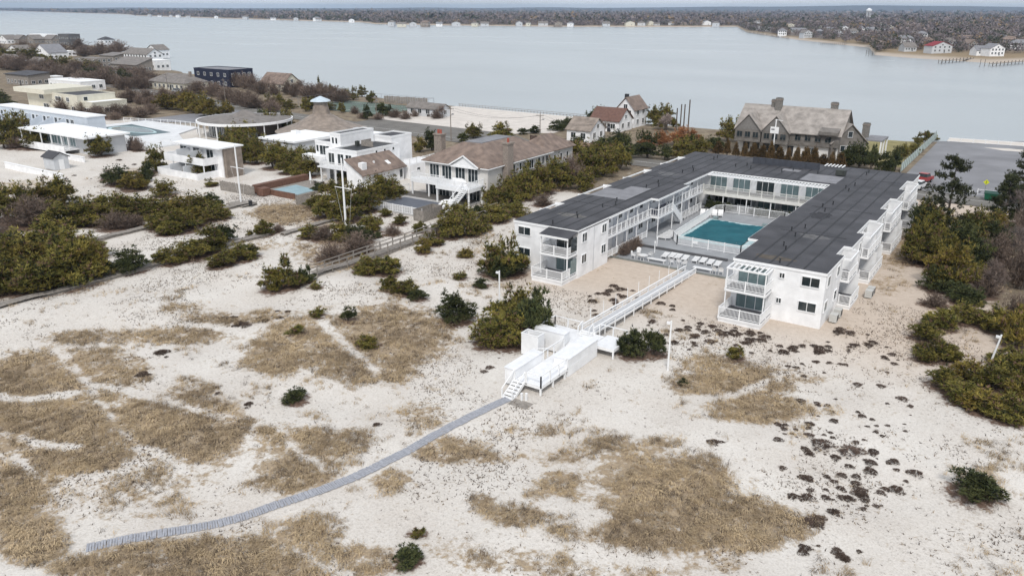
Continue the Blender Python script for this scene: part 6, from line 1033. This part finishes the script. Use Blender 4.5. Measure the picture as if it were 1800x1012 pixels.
PARTS_ = lambda: [wood(2600, 62, 330, 52, .5, 7, 1, (1540, 1830)), wood(1900, 16, 330, 52, .55, 6.5, 2, (1315, 1560)), wood(4200, 300, 1200, 26, 1.15, 10, 3, (1250, 1850)), wood(4000, 1100, 4200, 12, 2.8, 12, 4, (500, 1850)), wood(3200, 8, 300, 20, 1.0, 7, 5, (655, 1310)), wood(2600, 300, 1300, 10, 2.6, 13, 6, (640, 1310)), wood(2000, 15, 700, 10, 2.2, 9, 7, (240, 660)), wood(2600, 700, 3500, 7, 4.2, 12, 8, (230, 700)), wood(1500, 20, 1500, 6, 6, 11, 9, (-250, 260)), wood(2600, 4000, 8000, 6, 7, 11, 10, (200, 1900))]
PARTS = PARTS_(); V = np.concatenate([a for a, b in PARTS]); Cc = np.concatenate([b for a, b in PARTS]); struct(link('far_woods', npmesh('far_woods', V, np.arange(len(V)).reshape(-1, 3), M_WOODS, Cc)), 'stuff')
# low hills on the horizon
V = []; F = []; n = 160
for i in range(n+1):
    px = -700+3300*i/n; x, y = G(px, 60, WL); L = math.hypot(x-CAMX, y-CAMY); ux, uy = (x-CAMX)/L, (y-CAMY)/L
    t0 = float(np.interp(px, [-700, 0, 450, 900, 1150, 1300, 1500, 1620, 1800, 2600], [24, 24, 26, 34, 44, 54, 74, 64, 58, 50])); hh = t0*(.85+.3*float(vnoise(np.array([i*1.0]), np.array([0.]), 5, 61)[0]))
    for d, z in ((8800, -2), (9800, hh*.75), (10600, hh), (12300, hh*.6)): V.append((CAMX+ux*d, CAMY+uy*d, z))
for i in range(n):
    for j in range(3): F.append((i*4+j, (i+1)*4+j, (i+1)*4+j+1, i*4+j+1))
struct(link('hills', npmesh('hills', V, F, mat('hill_woods', (.085, .08, .08), .95, .3, .01), None, True)))
# houses on the far shore
WALL = {'w': M_WHITE, 'g': M_GREYW, 'n': M_NAVY, 't': M_CREAM, 'R': M_GREYW, 'b': M_SHING}; ROOFM = {'w': M_PATCH, 'g': M_GROOF, 'n': M_PATCH, 't': M_GROOF, 'R': mat('red_roof', (.24, .035, .045), .8, .2), 'b': M_BROOF}; HW = {'w': 'white', 'g': 'grey', 'n': 'navy blue', 't': 'cream', 'R': 'red-roofed', 'b': 'brown shingled'}
for i, (px, py, k, wd) in enumerate(FH):
    reg = 'on the near point across the bay at right' if px > 1370 else ('on the far spit at left' if px < 640 else 'on the distant far shore'); lab = '%s house %s' % (HW[k], reg)
    far = px < 1370 or py < 50; sc_ = .84 if px > 1370 else (.62+.35*((i*37) % 10)/10); t_ = house('shore_house', lab, px, py, wd*sc_, 10*sc_, (5.6 if i % 3 else 3.6)*sc_, ('gable_x', 'gable_y', 'hip')[i % 3], 3.4*sc_, WALL[k], ROOFM[k], 2 if i % 3 else 1, AZ+.3*math.sin(i*2.1), base=1.4, group='houses '+reg, sub=not far, nwin=4); many(t_, lab, 'house', 'houses '+reg, t_.location.x, t_.location.y)
# docks, bulkhead and pilings on the point
for i, (a, b, lab) in enumerate((((1652, 112), (1708, 107), 'wooden dock left of two at the near point'), ((1741, 117), (1800, 112), 'wooden dock at the right edge of the near point'), ((1312, 57.5), (1385, 68.5), 'long low dock at the tip of the far point'), ((1441, 79), (1504, 79.5), 'low dark bulkhead dock below the far point houses'))):
    p0 = G(*a, WL); p1 = G(*b, WL); t_ = thing('dock', lab, 'dock', (*p0, 0)); MB().bar((*p0, .2), (*p1, .2), 1.8, .2).build('deck', M_WOOD, t_); n = 9
    for j in range(n+1):
        x = p0[0]+(p1[0]-p0[0])*j/n; y = p0[1]+(p1[1]-p0[1])*j/n; MB().tube((x-.9, y, -4), (x-.9, y, 1.2), .16, n=6).build('piling', M_BARK, t_); MB().tube((x+.9, y, -4), (x+.9, y, 1.2), .16, n=6).build('piling', M_BARK, t_)
for i, (px, py) in enumerate(((1522, 99), (1526, 99.5), (1533, 98.5), (1722, 118), (1730, 117.5))): x, y = G(px, py, WL); o = MB().tube((x, y, -4), (x, y, 3.2), .16, .14, 6).build('mooring_pile', M_BARK); many(o, 'thin mooring pile in the water off the near point', 'piling', 'mooring piles off the point', x, y)
x, y = G(1526, 31, 0); L = math.hypot(x-CAMX, y-CAMY); s = 2400/L; x, y = CAMX+(x-CAMX)*s, CAMY+(y-CAMY)*s; t_ = thing('water_tower', 'white water tower rising over the distant woods', 'tower', (x, y, 0)); Mt = mat('tower_white', (.75, .77, .78), .5, .05)
for a in range(6): MB().tube((x+6*math.cos(a*1.047), y+6*math.sin(a*1.047), 0), (x+5*math.cos(a*1.047), y+5*math.sin(a*1.047), 24), .5, n=6).build('leg', Mt, t_)
m = MB(); R5 = lambda rr, z: [(x+rr*math.cos(i*.5236), y+rr*math.sin(i*.5236), z) for i in range(12)]; m.hull(R5(3, 22), R5(7, 25)).hull(R5(7, 25), R5(7.2, 29)).hull(R5(7.2, 29), R5(1, 33)); m.build('tank', Mt, t_)
# ------------------------------------------------------------------ air: thin haze over the bay
hz = bpy.data.materials.new('haze_air'); hz.use_nodes = True; t = hz.node_tree; t.nodes.clear(); vo = N(t, 'ShaderNodeVolumePrincipled'); vo.inputs['Color'].default_value = (.58, .76, 1, 1); vo.inputs['Density'].default_value = 8e-5; vo.inputs['Anisotropy'].default_value = .2; ou = N(t, 'ShaderNodeOutputMaterial'); t.links.new(vo.outputs['Volume'], ou.inputs['Volume'])
hb = MB().box(-14200, 14200, -1200, 13600, -6.5, 92).build('haze', hz); struct(hb, 'stuff')
# ------------------------------------------------------------------ labels for things in rows: add the place in the row
from collections import defaultdict
GR = defaultdict(list)
for o, lab, px in PENDING: GR[lab].append((px, o))
for lab, L in GR.items():
    L.sort(key=lambda q: q[0]); n = len(L)
    if n == 1: continue
    for i, (px, o) in enumerate(L):
        if n > 40: continue          # nothing tells these apart
        s = 'leftmost' if i == 0 else ('rightmost' if i == n-1 else (ORD[i]+' from left' if i <= n//2 else ORD[n-1-i]+' from right'))
        o['label'] = lab+', '+s if len((lab+' '+s).split()) <= 16 else ' '.join(lab.split()[1:])+', '+s
